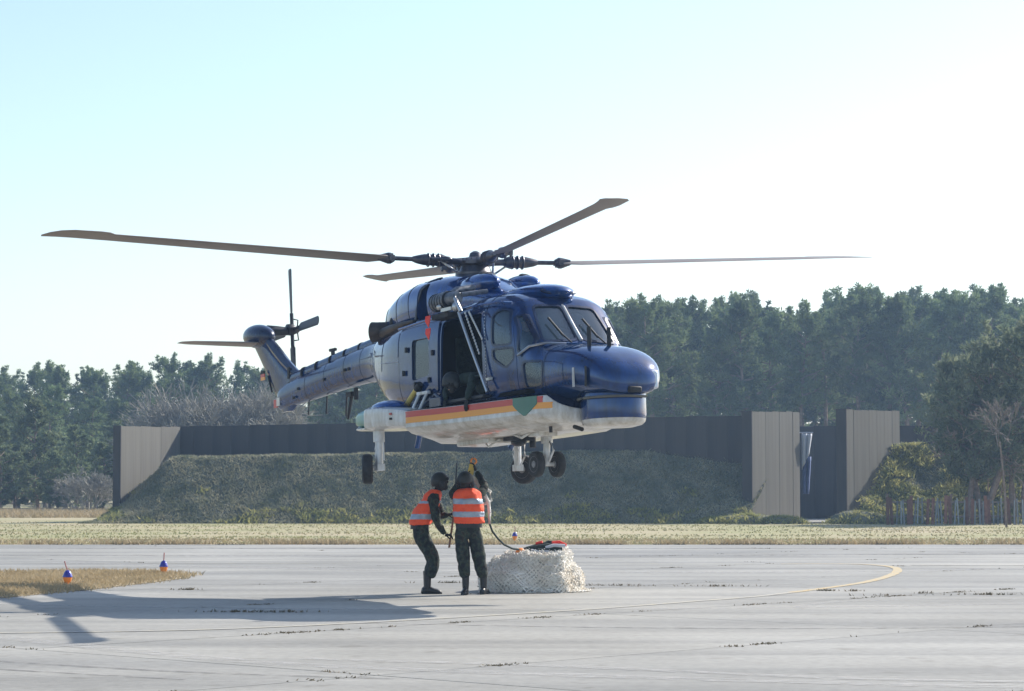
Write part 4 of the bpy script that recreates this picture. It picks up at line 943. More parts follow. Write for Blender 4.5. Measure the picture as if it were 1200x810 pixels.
for sg in (-1, 1):
    rings = []
    for x, zt, zb, y1 in ((-.98, -2.11, -2.45, 1.43), (-.9, -2.10, -2.455, 1.45), (-.4, -2.13, -2.46, 1.46), (.2, -2.20, -2.49, 1.44), (.42, -2.24, -2.52, 1.41)):
        yc = sg * (.6 + y1) / 2; rings.append(sec(x, zt, zb, (y1 - .6) / 2, 7, N=32, yc=yc))
    mb = MB(); mb.loft(rings); sp_ = hp(mb, 'sponson', 'white')
    rings = []
    for x, zt, zb, y1 in ((-1.50, -2.24, -2.36, 1.28), (-1.44, -2.17, -2.41, 1.34), (-1.30, -2.13, -2.43, 1.38), (-.99, -2.11, -2.44, 1.42)):
        rings.append(sec(x, zt, zb + .04, (y1 - .6) / 2, 5, N=32, yc=sg * (.6 + y1) / 2))
    mb = MB(); mb.loft(rings); hp(mb, 'sponson_tail', 'teal', sp_)
    mb = MB(); mb.loft([sec(x, zb + .05, zb, (y1 - .6) / 2, 4, N=32, yc=sg * (.6 + y1) / 2) for x, zb, y1 in ((-1.49, -2.39, 1.27), (-1.40, -2.43, 1.35), (-.99, -2.445, 1.42))]); hp(mb, 'sponson_keel', 'white', sp_)
    mb = MB(); mb.ell((-.62, sg * 1.18, -2.13), (.42, .24, .11), n=22, m=10); hp(mb, 'sponson_top', 'blue', sp_)
    for z in (-2.27, -2.34): mb = MB(); mb.box((-.05, sg * 1.462, z), (.06, .016, .03)); hp(mb, 'sponson_fastener', 'red' if z > -2.3 else 'black', sp_)
    mb = MB(); mb.tube([(-.25, sg * .85, -2.45), (-.48, sg * .80, -2.72)], .045, 10); hp(mb, 'blue_stay', 'blue')
    # main gear
    mb = MB(); mb.tube([(-.95, sg * 1.2, -2.4), (-.95, sg * 1.2, -2.62)], .085, 14); mb.tube([(-.95, sg * 1.2, -2.6), (-.95, sg * 1.2, -2.98)], .058, 14)
    mb.tube([(-1.02, sg * 1.2, -2.62), (-1.12, sg * 1.2, -2.75), (-1.02, sg * 1.2, -2.93)], .02, 6); mb.tube([(-.88, sg * 1.17, -2.45), (-.87, sg * 1.16, -2.9)], .012, 6)
    ax = Vector((-sin(R(27)), sg * cos(R(27)), 0))
    wc = Vector((-.95, sg * 1.2, -3.02)) + ax * .18; mb.tube([Vector((-.95, sg * 1.2, -2.98)) - ax * .04, wc], .035, 8); mb.box((-.95, sg * 1.2, -3.0), (.13, .13, .1))
    leg = hp(mb, 'main_gear_leg', 'legwhite', bevel=.005)
    def wheel(c, ax, r, wd):
        mb = MB(); mb.lathe([(r * .55, -wd * .42), (r * .85, -wd * .5), (r * .97, -wd * .36), (r, -wd * .15), (r, wd * .15), (r * .97, wd * .36), (r * .85, wd * .5), (r * .6, wd * .42)], tuple(c), ax, 32)
        for q in (-.18, .18): pass
        t_ = hp(mb, 'wheel', 'black'); mb = MB(); mb.lathe([(.02, -wd * .52), (r * .22, -wd * .5), (r * .28, -wd * .40), (r * .55, -wd * .36), (r * .62, -wd * .46), (r * .62, wd * .46), (r * .55, wd * .36), (r * .28, wd * .40), (r * .22, wd * .5), (.02, wd * .52)], tuple(c), ax, 24); hp(mb, 'rim', 'rimgrey', t_)
    wheel(wc, ax, .225, .16)
# nose gear
mb = MB(); mb.tube([(1.95, 0, -2.6), (1.95, 0, -2.82)], .085, 14); mb.tube([(1.95, 0, -2.8), (1.93, 0, -3.12)], .05, 14); mb.tube([(2.03, 0, -2.8), (2.13, 0, -2.93), (2.0, 0, -3.08)], .018, 6)
mb.tube([(1.93, -.18, -3.12), (1.93, .18, -3.12)], .03, 8); mb.tube([(1.9, -.05, -2.72), (1.6, -.12, -2.66)], .02, 6); mb.box((1.95, 0, -2.68), (.22, .22, .08)); hp(mb, 'nose_gear_leg', 'legwhite', bevel=.004)
for y in (-.17, .17): wheel(Vector((1.93, y, -3.12)), Vector((0, 1, 0)), .185, .11)
# brake hoses on the port leg side
mb = MB(); mb.tube([(-.80, 1.2, -2.5), (-.70, 1.18, -2.66), (-.74, 1.2, -2.84), (-.86, 1.2, -2.96)], .016, 6); mb.tube([(-.6, .9, -2.5), (-.4, .9, -2.78)], .014, 6); hp(mb, 'brake_hose', 'legwhite')
# radar drum under the nose
def drum(z, r): return [(3.74 + r * 1.04 * cos(2 * pi * k / 40), r * sin(2 * pi * k / 40) * .96, z) for k in range(40)]
mb = MB(); mb.loft([drum(-2.22, .44), drum(-2.28, .455), (drum(-2.58, .455)), drum(-2.62, .448)]); rd = hp(mb, 'radar_drum', 'blue_side')
mb = MB(); mb.loft([drum(-2.617, .446), drum(-2.66, .435), drum(-2.70, .39), drum(-2.725, .28), drum(-2.73, .1)]); hp(mb, 'radome_bottom', 'white', rd)
seam = [(3.74 - .485, -.18, -2.66), (3.74 - .47, -.24, -2.50), (3.74 - .44, -.27, -2.38)] + [(3.74 + .485 * 1.04 * cos(a), .475 * sin(a), -2.335 + .03 * (a < -2.6)) for a in [-2.55 + 3.1 * k / 22 for k in range(23)]]
mb = MB(); mb.tube(seam, .018, 7); hp(mb, 'rubber_seal', 'steel')
mb = MB(); mb.box((4.12, .33, -2.10), (.20, .22, .26)); hp(mb, 'nose_lamp_housing', 'lens', bevel=.03)
mb = MB(); mb.box((4.25, .0, -2.25), (.14, .2, .08)); hp(mb, 'nose_vent', 'black', bevel=.02)
mb = MB(); mb.box((3.80, -.665, -2.06), (.05, .02, .26), Matrix.Rotation(R(-16), 3, 'Z')); hp(mb, 'pitot_plate', 'legwhite')
mb = MB(); mb.box((3.98, -.585, -2.06), (.18, .02, .26), Matrix.Rotation(R(-26), 3, 'Z')); hp(mb, 'sensor_window', 'black')
# wipers, antennas on the nose
for y, x0 in ((-.36, 3.02), (.20, 3.0)):
    mb = MB(); mb.tube([(3.06, y + .14, -1.50), (2.87, y + .04, -1.31)], .012, 6); mb.tube([(2.73, y - .03, -1.125), (2.95, y + .08, -1.40)], .017, 6); hp(mb, 'wiper', 'black')
for y in (-.27, .05):
    mb = MB(); mb.loft([sec(x, 0, 0, 0) for x in ()] or [[(3.60 + .05 * cos(2 * pi * k / 12), y + .014 * sin(2 * pi * k / 12), z) for k in range(12)] for z in (-1.62, -1.42, -1.34)]); hp(mb, 'nose_aerial', 'black')
# grab rail round the glazing
mb = MB(); mb.tube([(2.66, -.86, -1.66), (2.86, -.79, -1.55), (2.99, -.60, -1.51), (3.04, -.3, -1.515)], .018, 6); hp(mb, 'glazing_strip', 'metal')
# hoist over the door
mb = MB(); mb.tube([(.72, -1.08, -.72), (1.12, -1.08, -.70)], .125, 18); mb.tube([(1.12, -1.08, -.70), (1.36, -1.06, -.70)], [.10, .085], 14); hoist = hp(mb, 'rescue_hoist', 'hoist', bevel=.01)
mb = MB(); mb.tube([(1.0, -.6, -.50), (1.05, -.9, -.55), (1.1, -1.08, -.66)], .05, 10); mb.tube([(1.4, -.6, -.60), (1.36, -1.0, -.66)], .035, 8); hp(mb, 'hoist_bracket', 'hoist', hoist)
mb = MB(); mb.tube([(1.30, -1.1, -.66), (1.42, -1.12, -.78), (1.50, -1.1, -.92)], .03, 8); mb.ell((1.38, -1.12, -.84), (.05, .05, .07)); mb.ell((.98, -1.15, -.80), (.07, .05, .05)); mb.box((1.2, -1.15, -.86), (.3, .06, .05)); hp(mb, 'hoist_hook', 'metal', hoist)
for i in range(6):
    mb = MB(); mb.tube([(.74 + i * .08, -1.08, -.715), (.75 + i * .08, -1.08, -.715)], .133, 18); hp(mb, 'drum_ring', 'blackmetal', hoist)
mb = MB(); mb.box((.9, -1.02, -.92), (.5, .2, .08)); hp(mb, 'hoist_tray', 'black', hoist, bevel=.01)
for k, z in enumerate((-.90, -1.08)):
    mb = MB(); mb.add([(.62, -1.2, z), (.76, -1.2, z), (.80, -1.23, z - .08), (.70, -1.2, z - .17), (.60, -1.2, z - .07), (.62, -1.19, z - .002), (.76, -1.19, z - .002), (.80, -1.22, z - .082), (.70, -1.19, z - .172), (.60, -1.19, z - .072)],
                      [(0, 1, 2, 3, 4), (9, 8, 7, 6, 5), (0, 5, 6, 1), (1, 6, 7, 2), (2, 7, 8, 3), (3, 8, 9, 4), (4, 9, 5, 0)]); hp(mb, 'safety_flag', 'redtag', hoist, smooth=False)
# rod and cables across the door
mb = MB(); mb.tube([(1.40, -1.08, -.92), (1.76, -1.08, -1.50), (2.08, -1.03, -2.12)], .022, 7); hp(mb, 'jury_strut', 'metal')
for a, b in (((1.56, -1.06, -.95), (1.86, -1.02, -1.55)), ((1.66, -1.05, -.95), (1.92, -1.0, -1.35))):
    mb = MB(); a = Vector(a); b = Vector(b); kk = 14
    for i in range(kk): mb.ell(a.lerp(b, i / (kk - 1)), (.016, .016, .024), n=7, m=4)
    mb.tube([a, b], .006, 5); hp(mb, 'hoist_cable', 'metal')
# step / mount below the door
mb = MB(); mb.box((1.2, -.99, -2.17), (1.6, .14, .05)); hp(mb, 'door_sill', 'blackmetal', bevel=.01)
mb = MB(); mb.tube([(.10, -1.05, -1.98), (.02, -1.15, -2.24)], .024, 8); mb.tube([(.34, -1.05, -1.98), (.26, -1.15, -2.24)], .024, 8); mb.box((.22, -1.05, -1.98), (.34, .06, .05)); hp(mb, 'weapon_mount', 'legwhite', bevel=.008)
mb = MB(); mb.tube([(.0, -1.0, -2.2), (.5, -1.0, -2.02), (.9, -1.02, -2.2)], .03, 8); mb.tube([(-.3, -1.0, -2.2), (.0, -1.0, -2.03), (.35, -1.0, -1.95)], .035, 8); mb.box((.75, -1.05, -2.16), (.35, .2, .14)); hp(mb, 'mount_frame', 'navy', bevel=.02)
mb = MB(); mb.tube([(-.52, -.97, -2.16), (-.28, -1.02, -2.05), (-.04, -1.02, -1.90)], .042, 10); ys = hp(mb, 'yellow_handle', 'yellow')
mb = MB(); mb.tube([(-.05, -1.02, -1.905), (.07, -1.02, -1.83)], .045, 10); hp(mb, 'handle_grip', 'black', ys)

# ---------------------------------------------------------------- people
FT = bpy.data.textures.new('cloth_folds', 'CLOUDS'); FT.noise_scale = .075; FT.noise_depth = 2
def folds(o, st):
    d = o.modifiers.new('folds', 'DISPLACE'); d.texture = FT; d.strength = st; d.mid_level = .5; d.texture_coords = 'LOCAL'
def skin_obj(name, nodes, edges, m, parent, loc=None, sub=2):
    """nodes: {key: (x,y,z,rx[,ry])}; first key is the root"""
    keys = list(nodes); bm = bmesh.new(); lay = bm.verts.layers.skin.verify(); V = {}
    for k in keys:
        q = nodes[k]; v = bm.verts.new(q[:3]); v[lay].radius = (q[3], q[4] if len(q) > 4 else q[3]); V[k] = v
    V[keys[0]][lay].use_root = True
    for a, b in edges: bm.edges.new((V[a], V[b]))
    me = bpy.data.meshes.new(name); bm.to_mesh(me); bm.free(); me.materials.append(M[m])
    o = link(name, me, parent, loc); s = o.modifiers.new('skin', 'SKIN'); s.use_smooth_shade = True; ss = o.modifiers.new('sub', 'SUBSURF'); ss.levels = sub; ss.render_levels = sub
    if name == 'body': folds(o, .035)
    return o
def hand(parent, wrist, d, up, curl, m='glove', s=1., thumb_side=1, loc=None):
    d = Vector(d).normalized(); up = Vector(up); up = (up - d * up.dot(d)).normalized(); side = d.cross(up) * thumb_side; w0 = Vector(wrist)
    nodes = {'w': (*w0, .030 * s), 'p': (*(w0 + d * .045 * s), .034 * s, .02 * s), 'k': (*(w0 + d * .08 * s), .036 * s, .018 * s)}; edges = [('w', 'p'), ('p', 'k')]
    for i, (off, L) in enumerate(((.033, .072), (.011, .082), (-.011, .076), (-.032, .060))):
        base = w0 + d * .095 * s + side * off * s; p = base; dd = d.copy(); prev = 'k'
        nodes[f'f{i}a'] = (*p, .0105 * s); edges.append((prev, f'f{i}a')); prev = f'f{i}a'
        for j in range(3):
            a = curl * (.9 + .15 * i) * (1.0 if j else .6); dd = (dd * cos(a) - up * sin(a)).normalized(); upn = (up * cos(a) + d * sin(a)); p = p + dd * L * s * (.42, .33, .25)[j]
            # rotate bending direction with the finger
            up_l = dd.cross(side * thumb_side).normalized()
            nodes[f'f{i}{j}'] = (*p, (.0098, .009, .008)[j] * s); edges.append((prev, f'f{i}{j}')); prev = f'f{i}{j}'
    t0 = w0 + d * .03 * s + side * .034 * s; t1 = t0 + (d * .6 + side * .7 - up * .3).normalized() * .035 * s; t2 = t1 + (d * .8 + side * .1 - up * .6).normalized() * .032 * s
    nodes['t0'] = (*t0, .014 * s); nodes['t1'] = (*t1, .0115 * s); nodes['t2'] = (*t2, .0095 * s); edges += [('p', 't0'), ('t0', 't1'), ('t1', 't2')]
    return skin_obj('glove', nodes, edges, m, parent, loc, 1)
def boot(parent, ank, toe_dir, loc=None, s=1.):
    t = Vector(toe_dir).normalized(); a = Vector(ank); base = Vector((a.x, a.y, 0)) ; sd_v = Vector((-t.y, t.x, 0)); rings = []
    for u, hw, zt, in ((-.085, .03, .05), (-.075, .040, .085), (-.02, .043, .125), (.04, .044, .115), (.10, .049, .085), (.16, .049, .07), (.20, .038, .055), (.215, .02, .035)):
        rings.append([tuple(base + t * u * s + sd_v * hw * cos(2 * pi * k / 16) * s + Vector((0, 0, max(.004, (zt / 2 + zt / 2 * sin(2 * pi * k / 16)) * s)))) for k in range(16)])
    mb = MB(); mb.loft(rings); mb.tube([base + Vector((0, 0, .06)), base + Vector((0, 0, .15)), a + Vector((0, 0, .16)), a + Vector((0, 0, .24))], [.045, .052, .056, .060], 14)
    b = mb.obj('boot', 'boot', parent, loc)
    rings = [[(p[0] + (p[0] - base.x) * .03, p[1] + (p[1] - base.y) * .03, .022 if p[2] > .02 else 0.) for p in r] for r in rings]
    mb = MB(); mb.loft(rings); mb.obj('sole', 'black', b); return b
def ring_e(c, a, b, ang, tilt=0, N=26, nn=2.5):
    r = []
    for k in range(N):
        t = 2 * pi * k / N; q = (abs(cos(t)) ** nn + abs(sin(t)) ** nn) ** (-1 / nn); x = a * cos(t) * q; y = b * sin(t) * q
        r.append((c[0] + x * cos(ang) - y * sin(ang), c[1] + x * sin(ang) + y * cos(ang), c[2] + tilt * y))
    return r
def head_set(parent, c, face, helmet='helmet', s=1.08, pitch=0., head_mat='dark_face'):
    f = Vector((face[0], face[1], 0)).normalized(); q = Matrix.Rotation(atan2(f.y, f.x), 3, 'Z') @ Matrix.Rotation(-pitch, 3, 'Y'); c = Vector(c)
    mb = MB(); mb.ell(c, (.095 * s, .078 * s, .12 * s), q, 20, 14); mb.ell(c + q @ Vector((.098, 0, -.015)) * s, (.018 * s, .012 * s, .024 * s), q, 8, 6); mb.ell(c + q @ Vector((.045, 0, -.085)) * s, (.045 * s, .05 * s, .04 * s), q, 12, 8)
    for sg in (-1, 1): mb.ell(c + q @ Vector((0, .08 * sg, -.01)) * s, (.02 * s, .012 * s, .032 * s), q, 8, 6)
    h = mb.obj('head', head_mat, parent)
    for sg in (-1, 1): mb = MB(); mb.ell(c + q @ Vector((.083, .032 * sg, .012)) * s, (.012 * s, .016 * s, .009 * s), q, 8, 6); mb.obj('eye', 'black', h)
    mb = MB(); mb.ell(c + q @ Vector((.086, 0, -.058)) * s, (.01 * s, .024 * s, .006 * s), q, 8, 6); mb.obj('mouth', 'skin', h)
    # helmet: upper dome open in front
    v = []; fs = []; n, m_ = 24, 10
    for i in range(m_ + 1):
        for k in range(n):
            az = 2 * pi * k / n; low = -.035 - .055 * (.5 - .5 * cos(az)) ; ph = (pi / 2 + .35 * (.5 - .5 * cos(az)) + .02) * i / m_
            v.append(c + q @ Vector((.132 * sin(ph) * cos(az) - .006, .118 * sin(ph) * sin(az), .135 * cos(ph) + .015)) * s)
    for i in range(m_):
        for k in range(n): k2 = (k + 1) % n; fs.append((i * n + k, (i + 1) * n + k, (i + 1) * n + k2, i * n + k2))
    mb = MB(); mb.add(v, fs); o = mb.obj('helmet', helmet, parent); md = o.modifiers.new('s', 'SOLIDIFY'); md.thickness = .012
    for sg in (-1, 1): mb = MB(); mb.ell(c + q @ Vector((-.005, .108 * sg, -.03)) * s, (.045 * s, .028 * s, .055 * s), q, 12, 8); mb.obj('ear_cup', helmet, o)
    mb = MB(); mb.ell(c + q @ Vector((.085, 0, .03)) * s, (.05 * s, .095 * s, .035 * s), q, 16, 8); mb.obj('goggles', 'black', o)
    return o
def standing(name_label, loc, J, vest_levels, bands, face, hd, facing, toes, group=None, hpitch=0.):
    p = empty('person', loc, name_label, 'person', group)
    N_ = {'pelvis': (*J['pelvis'], .15, .125), 'belly': (*J['belly'], .15, .115), 'chest': (*J['chest'], .165, .125), 'neck': (*J['neck'], .07), 'nape': (*(Vector(J['neck']) * .35 + Vector(hd) * .65), .062)}
    E_ = [('pelvis', 'belly'), ('belly', 'chest'), ('chest', 'neck'), ('neck', 'nape')]
    for sd in 'lr':
        N_['sh' + sd] = (*J['sh' + sd], .082); N_['el' + sd] = (*J['el' + sd], .064); N_['wr' + sd] = (*J['wr' + sd], .046)
        m1 = Vector(J['sh' + sd]).lerp(Vector(J['el' + sd]), .5); N_['ua' + sd] = (*m1, .078)
        E_ += [('chest', 'sh' + sd), ('sh' + sd, 'ua' + sd), ('ua' + sd, 'el' + sd), ('el' + sd, 'wr' + sd)]
        N_['hip' + sd] = (*J['hip' + sd], .125); m2 = Vector(J['hip' + sd]).lerp(Vector(J['kn' + sd]), .5); N_['th' + sd] = (*m2, .122); N_['kn' + sd] = (*J['kn' + sd], .104)
        m3 = Vector(J['kn' + sd]).lerp(Vector(J['an' + sd]), .45); N_['ca' + sd] = (*m3, .102); N_['an' + sd] = (J['an' + sd][0], J['an' + sd][1], .25, .082)
        E_ += [('pelvis', 'hip' + sd), ('hip' + sd, 'th' + sd), ('th' + sd, 'kn' + sd), ('kn' + sd, 'ca' + sd), ('ca' + sd, 'an' + sd)]
    skin_obj('body', N_, E_, 'camo', p)
    for sd in 'lr': boot(p, J['an' + sd], toes[sd])
    def vl(z):
        a = np.array([[q[0][2], q[0][0], q[0][1], q[1], q[2]] for q in vest_levels]); a = a[a[:, 0].argsort()]
        return [float(np.interp(z, a[:, 0], a[:, i])) for i in range(1, 5)]
    zs = sorted(q[0][2] for q in vest_levels); zz = list(np.linspace(zs[0], zs[-1], 16)); mb = MB()
    def rg(z, g_):
        x, y, a, b = vl(z); a += g_; b += g_; r = ring_e((x, y, z), a, b, facing, N=32)
        return [(px + .026 * nz(px * 7, z * 11, py * 7), py + .026 * nz(z * 11, px * 7, 3), pz) for px, py, pz in r]
    mb.loft([rg(z, 0) for z in zz]); v = mb.obj('vest', 'vest', p); su = v.modifiers.new('s', 'SUBSURF'); su.levels = su.render_levels = 1; folds(v, .03)
    for z0, z1 in bands:
        mb = MB(); mb.loft([rg(z, .005) for z in np.linspace(z0, z1, 5)]); o_ = mb.obj('reflective_band', 'silver', v); su = o_.modifiers.new('s', 'SUBSURF'); su.levels = su.render_levels = 1; folds(o_, .03)
    x, y, a, b = vl(zs[0]); mb = MB(); mb.loft([ring_e((x, y, z), a * .86, b * .86, facing, N=28) for z in (zs[0] - .05, zs[0] + .02)]); mb.obj('belt', 'boot', p)
    head_set(p, hd, face, pitch=hpitch); return p
# right-hand man, back to the camera
JB = dict(pelvis=(.03, 0, 1.0), belly=(.04, 0, 1.14), chest=(.03, .04, 1.38), neck=(.0, .07, 1.55), shl=(-.15, .06, 1.49), shr=(.20, .06, 1.50), ell=(-.22, .28, 1.52), elr=(.30, .20, 1.62), wrl=(.02, .36, 1.80), wrr=(.15, .30, 1.86),
          hipl=(-.07, 0, .93), hipr=(.13, .02, .93), knl=(-.03, -.03, .52), knr=(.21, .02, .53), anl=(.0, .02, .10), anr=(.27, .12, .10))
PB = standing('soldier in orange vest seen from behind, reaching up with the yellow hook', (-.70, 36.9, 0), JB,
    [((.05, 0, 1.06), .235, .165), ((.05, 0, 1.14), .235, .165), ((.04, .01, 1.30), .228, .17), ((.03, .03, 1.45), .222, .16), ((.025, .05, 1.55), .20, .13), ((.02, .06, 1.60), .12, .09)],
    [(1.15, 1.27), (1.345, 1.46)], (.15, 1), (-.01, .10, 1.70), 0., {'l': (-.15, -1, 0), 'r': (.3, 1, 0)}, 'ground crew hooking up the load')
hand(PB, JB['wrl'], (.4, 0, .9), (-1, .2, .3), .8, thumb_side=1)
hand(PB, JB['wrr'], (-.3, .05, .95), (1, .2, .3), .8, thumb_side=-1)
# left man, seen from the side, facing right
JA = dict(pelvis=(-.18, 0, .98), belly=(-.14, 0, 1.11), chest=(.01, .0, 1.34), neck=(.10, .01, 1.53), shl=(.06, .17, 1.46), shr=(.04, -.17, 1.45), ell=(.16, .22, 1.18), elr=(.10, -.26, 1.10), wrl=(.25, .03, 1.20), wrr=(.22, -.12, .90),
          hipl=(-.17, .10, .92), hipr=(-.18, -.09, .92), knl=(.04, .14, .53), knr=(.07, -.08, .52), anl=(-.06, .18, .10), anr=(-.04, -.06, .10))
PA = standing('soldier in orange vest stooping in profile with a thin pole in both hands', (-1.24, 37.2, 0), JA,
    [((-.165, 0, 1.03), .165, .20), ((-.14, 0, 1.13), .175, .205), ((-.07, 0, 1.28), .18, .20), ((.01, 0, 1.42), .15, .19), ((.04, 0, 1.51), .125, .17), ((.07, 0, 1.585), .085, .10)],
    [(1.11, 1.23), (1.36, 1.42)], (1, .25), (.15, .0, 1.69), 0., {'l': (1, .3, 0), 'r': (1, -.1, 0)}, 'ground crew hooking up the load', hpitch=.25)
hand(PA, JA['wrr'], (.9, .35, -.1), (0, -.6, .8), .9, thumb_side=1)
hand(PA, JA['wrl'], (.95, -.25, 0.1), (0, .6, .8), .9, thumb_side=-1)
# discharge pole
t = empty('grounding_pole', (-1.24, 37.2, 0), 'thin dark pole with brown lower end held upright by the stooping man', 'pole')
mb = MB(); mb.tube([(.355, -.03, 1.20), (.40, .0, 1.99)], [.014, .011], 8); mb.obj('pole_shaft', 'blackmetal', t)
mb = MB(); mb.tube([(.285, -.07, .70), (.355, -.03, 1.20)], [.016, .016], 8); mb.obj('pole_handle', 'stick', t)
# hook held up
t = empty('sling_hook', (-.62, 37.22, 1.86), 'yellow cargo hook with orange eye held up above the right man', 'hook')
mb = MB(); mb.box((.0, 0, .03), (.09, .05, .18), Matrix.Rotation(R(12), 3, 'Y')); mb.tube([(-.04, 0, -.06), (-.03, 0, -.12), (.02, 0, -.14)], .02, 8); mb.obj('hook_body', 'yellow', t, bevel=.015)
mb = MB()
pts_ = [(.035 + .042 * cos(a), 0, .155 + .042 * sin(a)) for a in [2 * pi * k / 14 for k in range(15)]]; mb.tube(pts_, .014, 7, cap=False); mb.obj('hook_eye', 'orange', t)
# ---------------------------------------------------------------- cargo in a net
load = empty('cargo_net', (.30, 38.15, 0), 'bulging load wrapped in a whitish rope net on the concrete right of the men', 'cargo net')
def load_pt(u, v):
    a = 2 * pi * u; s = v
    prof = min(1, (1 - s) * 3.2) ** .5 if False else 0
    # v 0 bottom .. 1 centre of the top
    if v < .5: r = 1.0 - .20 * (v / .5) ** 1.8 + .03 * sin(v * 2 * pi); z = (v / .5) ** .85 * .45
    else: q = (v - .5) / .5; r = .80 * cos(q * pi / 2) ** .9 ; z = .45 + .19 * sin(q ** .8 * pi / 2) - .06 * max(0, q - .5)
    n_ = 2.3; sq = (abs(cos(a)) ** n_ + abs(sin(a)) ** n_) ** (-1 / n_)
    x = .76 * cos(a) * sq * r; y = .72 * sin(a) * sq * r
    z *= 1 + .10 * nz(x * 1.7 + 3, y * 1.7, 1) + .10 * (x > 0) * min(1, x * 2) * (z > .3) - .10 * (x < -.4) * (z > .3)
    b = .10 * nz(x * 2.6, y * 2.6, z * 2.6) + .04 * nz(x * 8, y * 8, z * 8)
    return Vector((x * (1 + b), y * (1 + b), max(.0, z + b * .6)))
def load_grid(nu, nv, off, jit=0, seed=0):
    q = random.Random(seed); v = []; f = []
    for j in range(nv + 1):
        for i in range(nu):
            p = load_pt((i + .5 * (j % 2) + q.uniform(-jit, jit)) / nu, (j / nv) * .985); d = Vector((p.x, p.y, p.z - .25)).normalized(); v.append(tuple(p + d * off))
    return v
v = load_grid(64, 28, -.02); f = [(j * 64 + i, j * 64 + (i + 1) % 64, (j + 1) * 64 + (i + 1) % 64, (j + 1) * 64 + i) for j in range(28) for i in range(64)] + [tuple(28 * 64 + i for i in range(64))]
link('tarped_bundle', mesh('tarped_bundle', v, f, 'canvas'), load, None, True)
for layer, (nu, nv, off, tk) in enumerate(((72, 32, .012, .0085), (60, 26, .022, .0075))):
    v = [Vector(p) for p in load_grid(nu, nv, off, .22, layer)]; A = Acc()
    q = np.random.default_rng(layer)
    for j in range(nv):
        for i in range(nu):
            a = v[j * nu + i]; s0 = j % 2
            for k in ((i + s0 - 1) % nu, (i + s0) % nu):
                b = v[(j + 1) * nu + k]
                if (a - b).length < .22: A.add(*stick_np(a, b, tk, tk, 4))
    link('rope_net', A.mesh('rope_net', 'rope'), load)
# loose loops of rope gathered on the shoulders and foot of the load
q = np.random.default_rng(5); A = Acc()
for i in range(3600):
    u = q.random(); vv = q.random() ** .8 * .95; p = load_pt(u, vv); 
    wgt = .35 + .65 * (p.x > .1 or vv > .4 or vv < .06)
    if q.random() > wgt: continue
    d = Vector((p.x, p.y, p.z - .25)).normalized(); c = np.array(p + d * q.uniform(.01, .045)); e = q.normal(0, 1, 3); e /= np.linalg.norm(e); l = q.uniform(.015, .045)
    A.add(*stick_np(c - e * l, c + e * l, .008, .005, 3))
for i in range(700):
    a = q.uniform(-2.6, 1.3); r_ = q.uniform(.80, .93) ; p = np.array([r_ * cos(a) * 1.0, .86 * r_ * sin(a), .012]); e = q.normal(0, 1, 3); e[2] *= .2; e /= np.linalg.norm(e); l = q.uniform(.02, .05); A.add(*stick_np(p - e * l, p + e * l, .009, .007, 3))
o = link('loose_rope', A.mesh('loose_rope', 'rope'), load); o['kind'] = 'stuff'
# straps lying on the load
t = empty('strap_bundle', (.52, 37.95, .60), 'heap of dark and white straps on top of the netted load', 'straps')
mb = MB()
for a, b, c in (((-.34, -.1, .05), (-.1, -.12, .10), (.12, -.05, .12)), ((-.30, .0, .06), (-.05, .02, .13), (.20, .02, .10)), ((-.28, -.15, .02), (.0, -.2, .05), (.25, -.1, .06)), ((-.1, .05, .1), (.05, .08, .16), (.24, .05, .13))):
    mb.tube([a, b, c], .032, 8)
mb.obj('dark_strap', 'darkstrap', t)
mb = MB(); mb.tube([(0, -.18, .08), (.12, -.17, .12), (.30, -.12, .11)], .026, 8); mb.tube([(-.22, -.18, .05), (-.1, -.22, .02), (.05, -.24, .03)], .018, 8); mb.obj('white_strap', 'whitecloth', t)
mb = MB(); mb.tube([(.10, -.08, .16), (.22, -.05, .17), (.32, -.08, .12)], .022, 8); mb.tube([(-.15, .0, .14), (-.05, -.02, .17)], .022, 8); mb.obj('red_strap', 'redtag', t)
t2 = tag(MB().ell((0, 0, 0), (.075, .07, .06), n=16, m=10).obj('float', 'orange', None, (.13, 37.80, .62)), 'orange float lying on the netted load at the left of the straps', 'float')
# sling from the hook past the man to the load
t = empty('lifting_sling', (-.46, 37.2, 0), 'dark webbing sling running from the right man down to the netted load', 'sling')
mb = MB(); P = [(-.16, .02, 1.80), (-.02, -.05, 1.62), (.10, -.10, 1.40), (.12, -.12, 1.22), (.12, -.10, 1.06), (.16, .0, .95), (.24, .08, .84), (.34, .15, .74), (.46, .3, .68), (.56, .5, .66)]
mb.tube(P[4:], [.016] * 6, 8); mb.obj('dark_webbing', 'darkstrap', t)
mb = MB(); mb.tube(P[:5], [.028, .035, .03, .026, .022], 8); mb.tube([(.02, -.08, 1.62), (.13, -.05, 1.55), (.14, -.03, 1.42), (.04, -.1, 1.36)], .026, 8); mb.obj('pale_webbing', 'canvas', t)
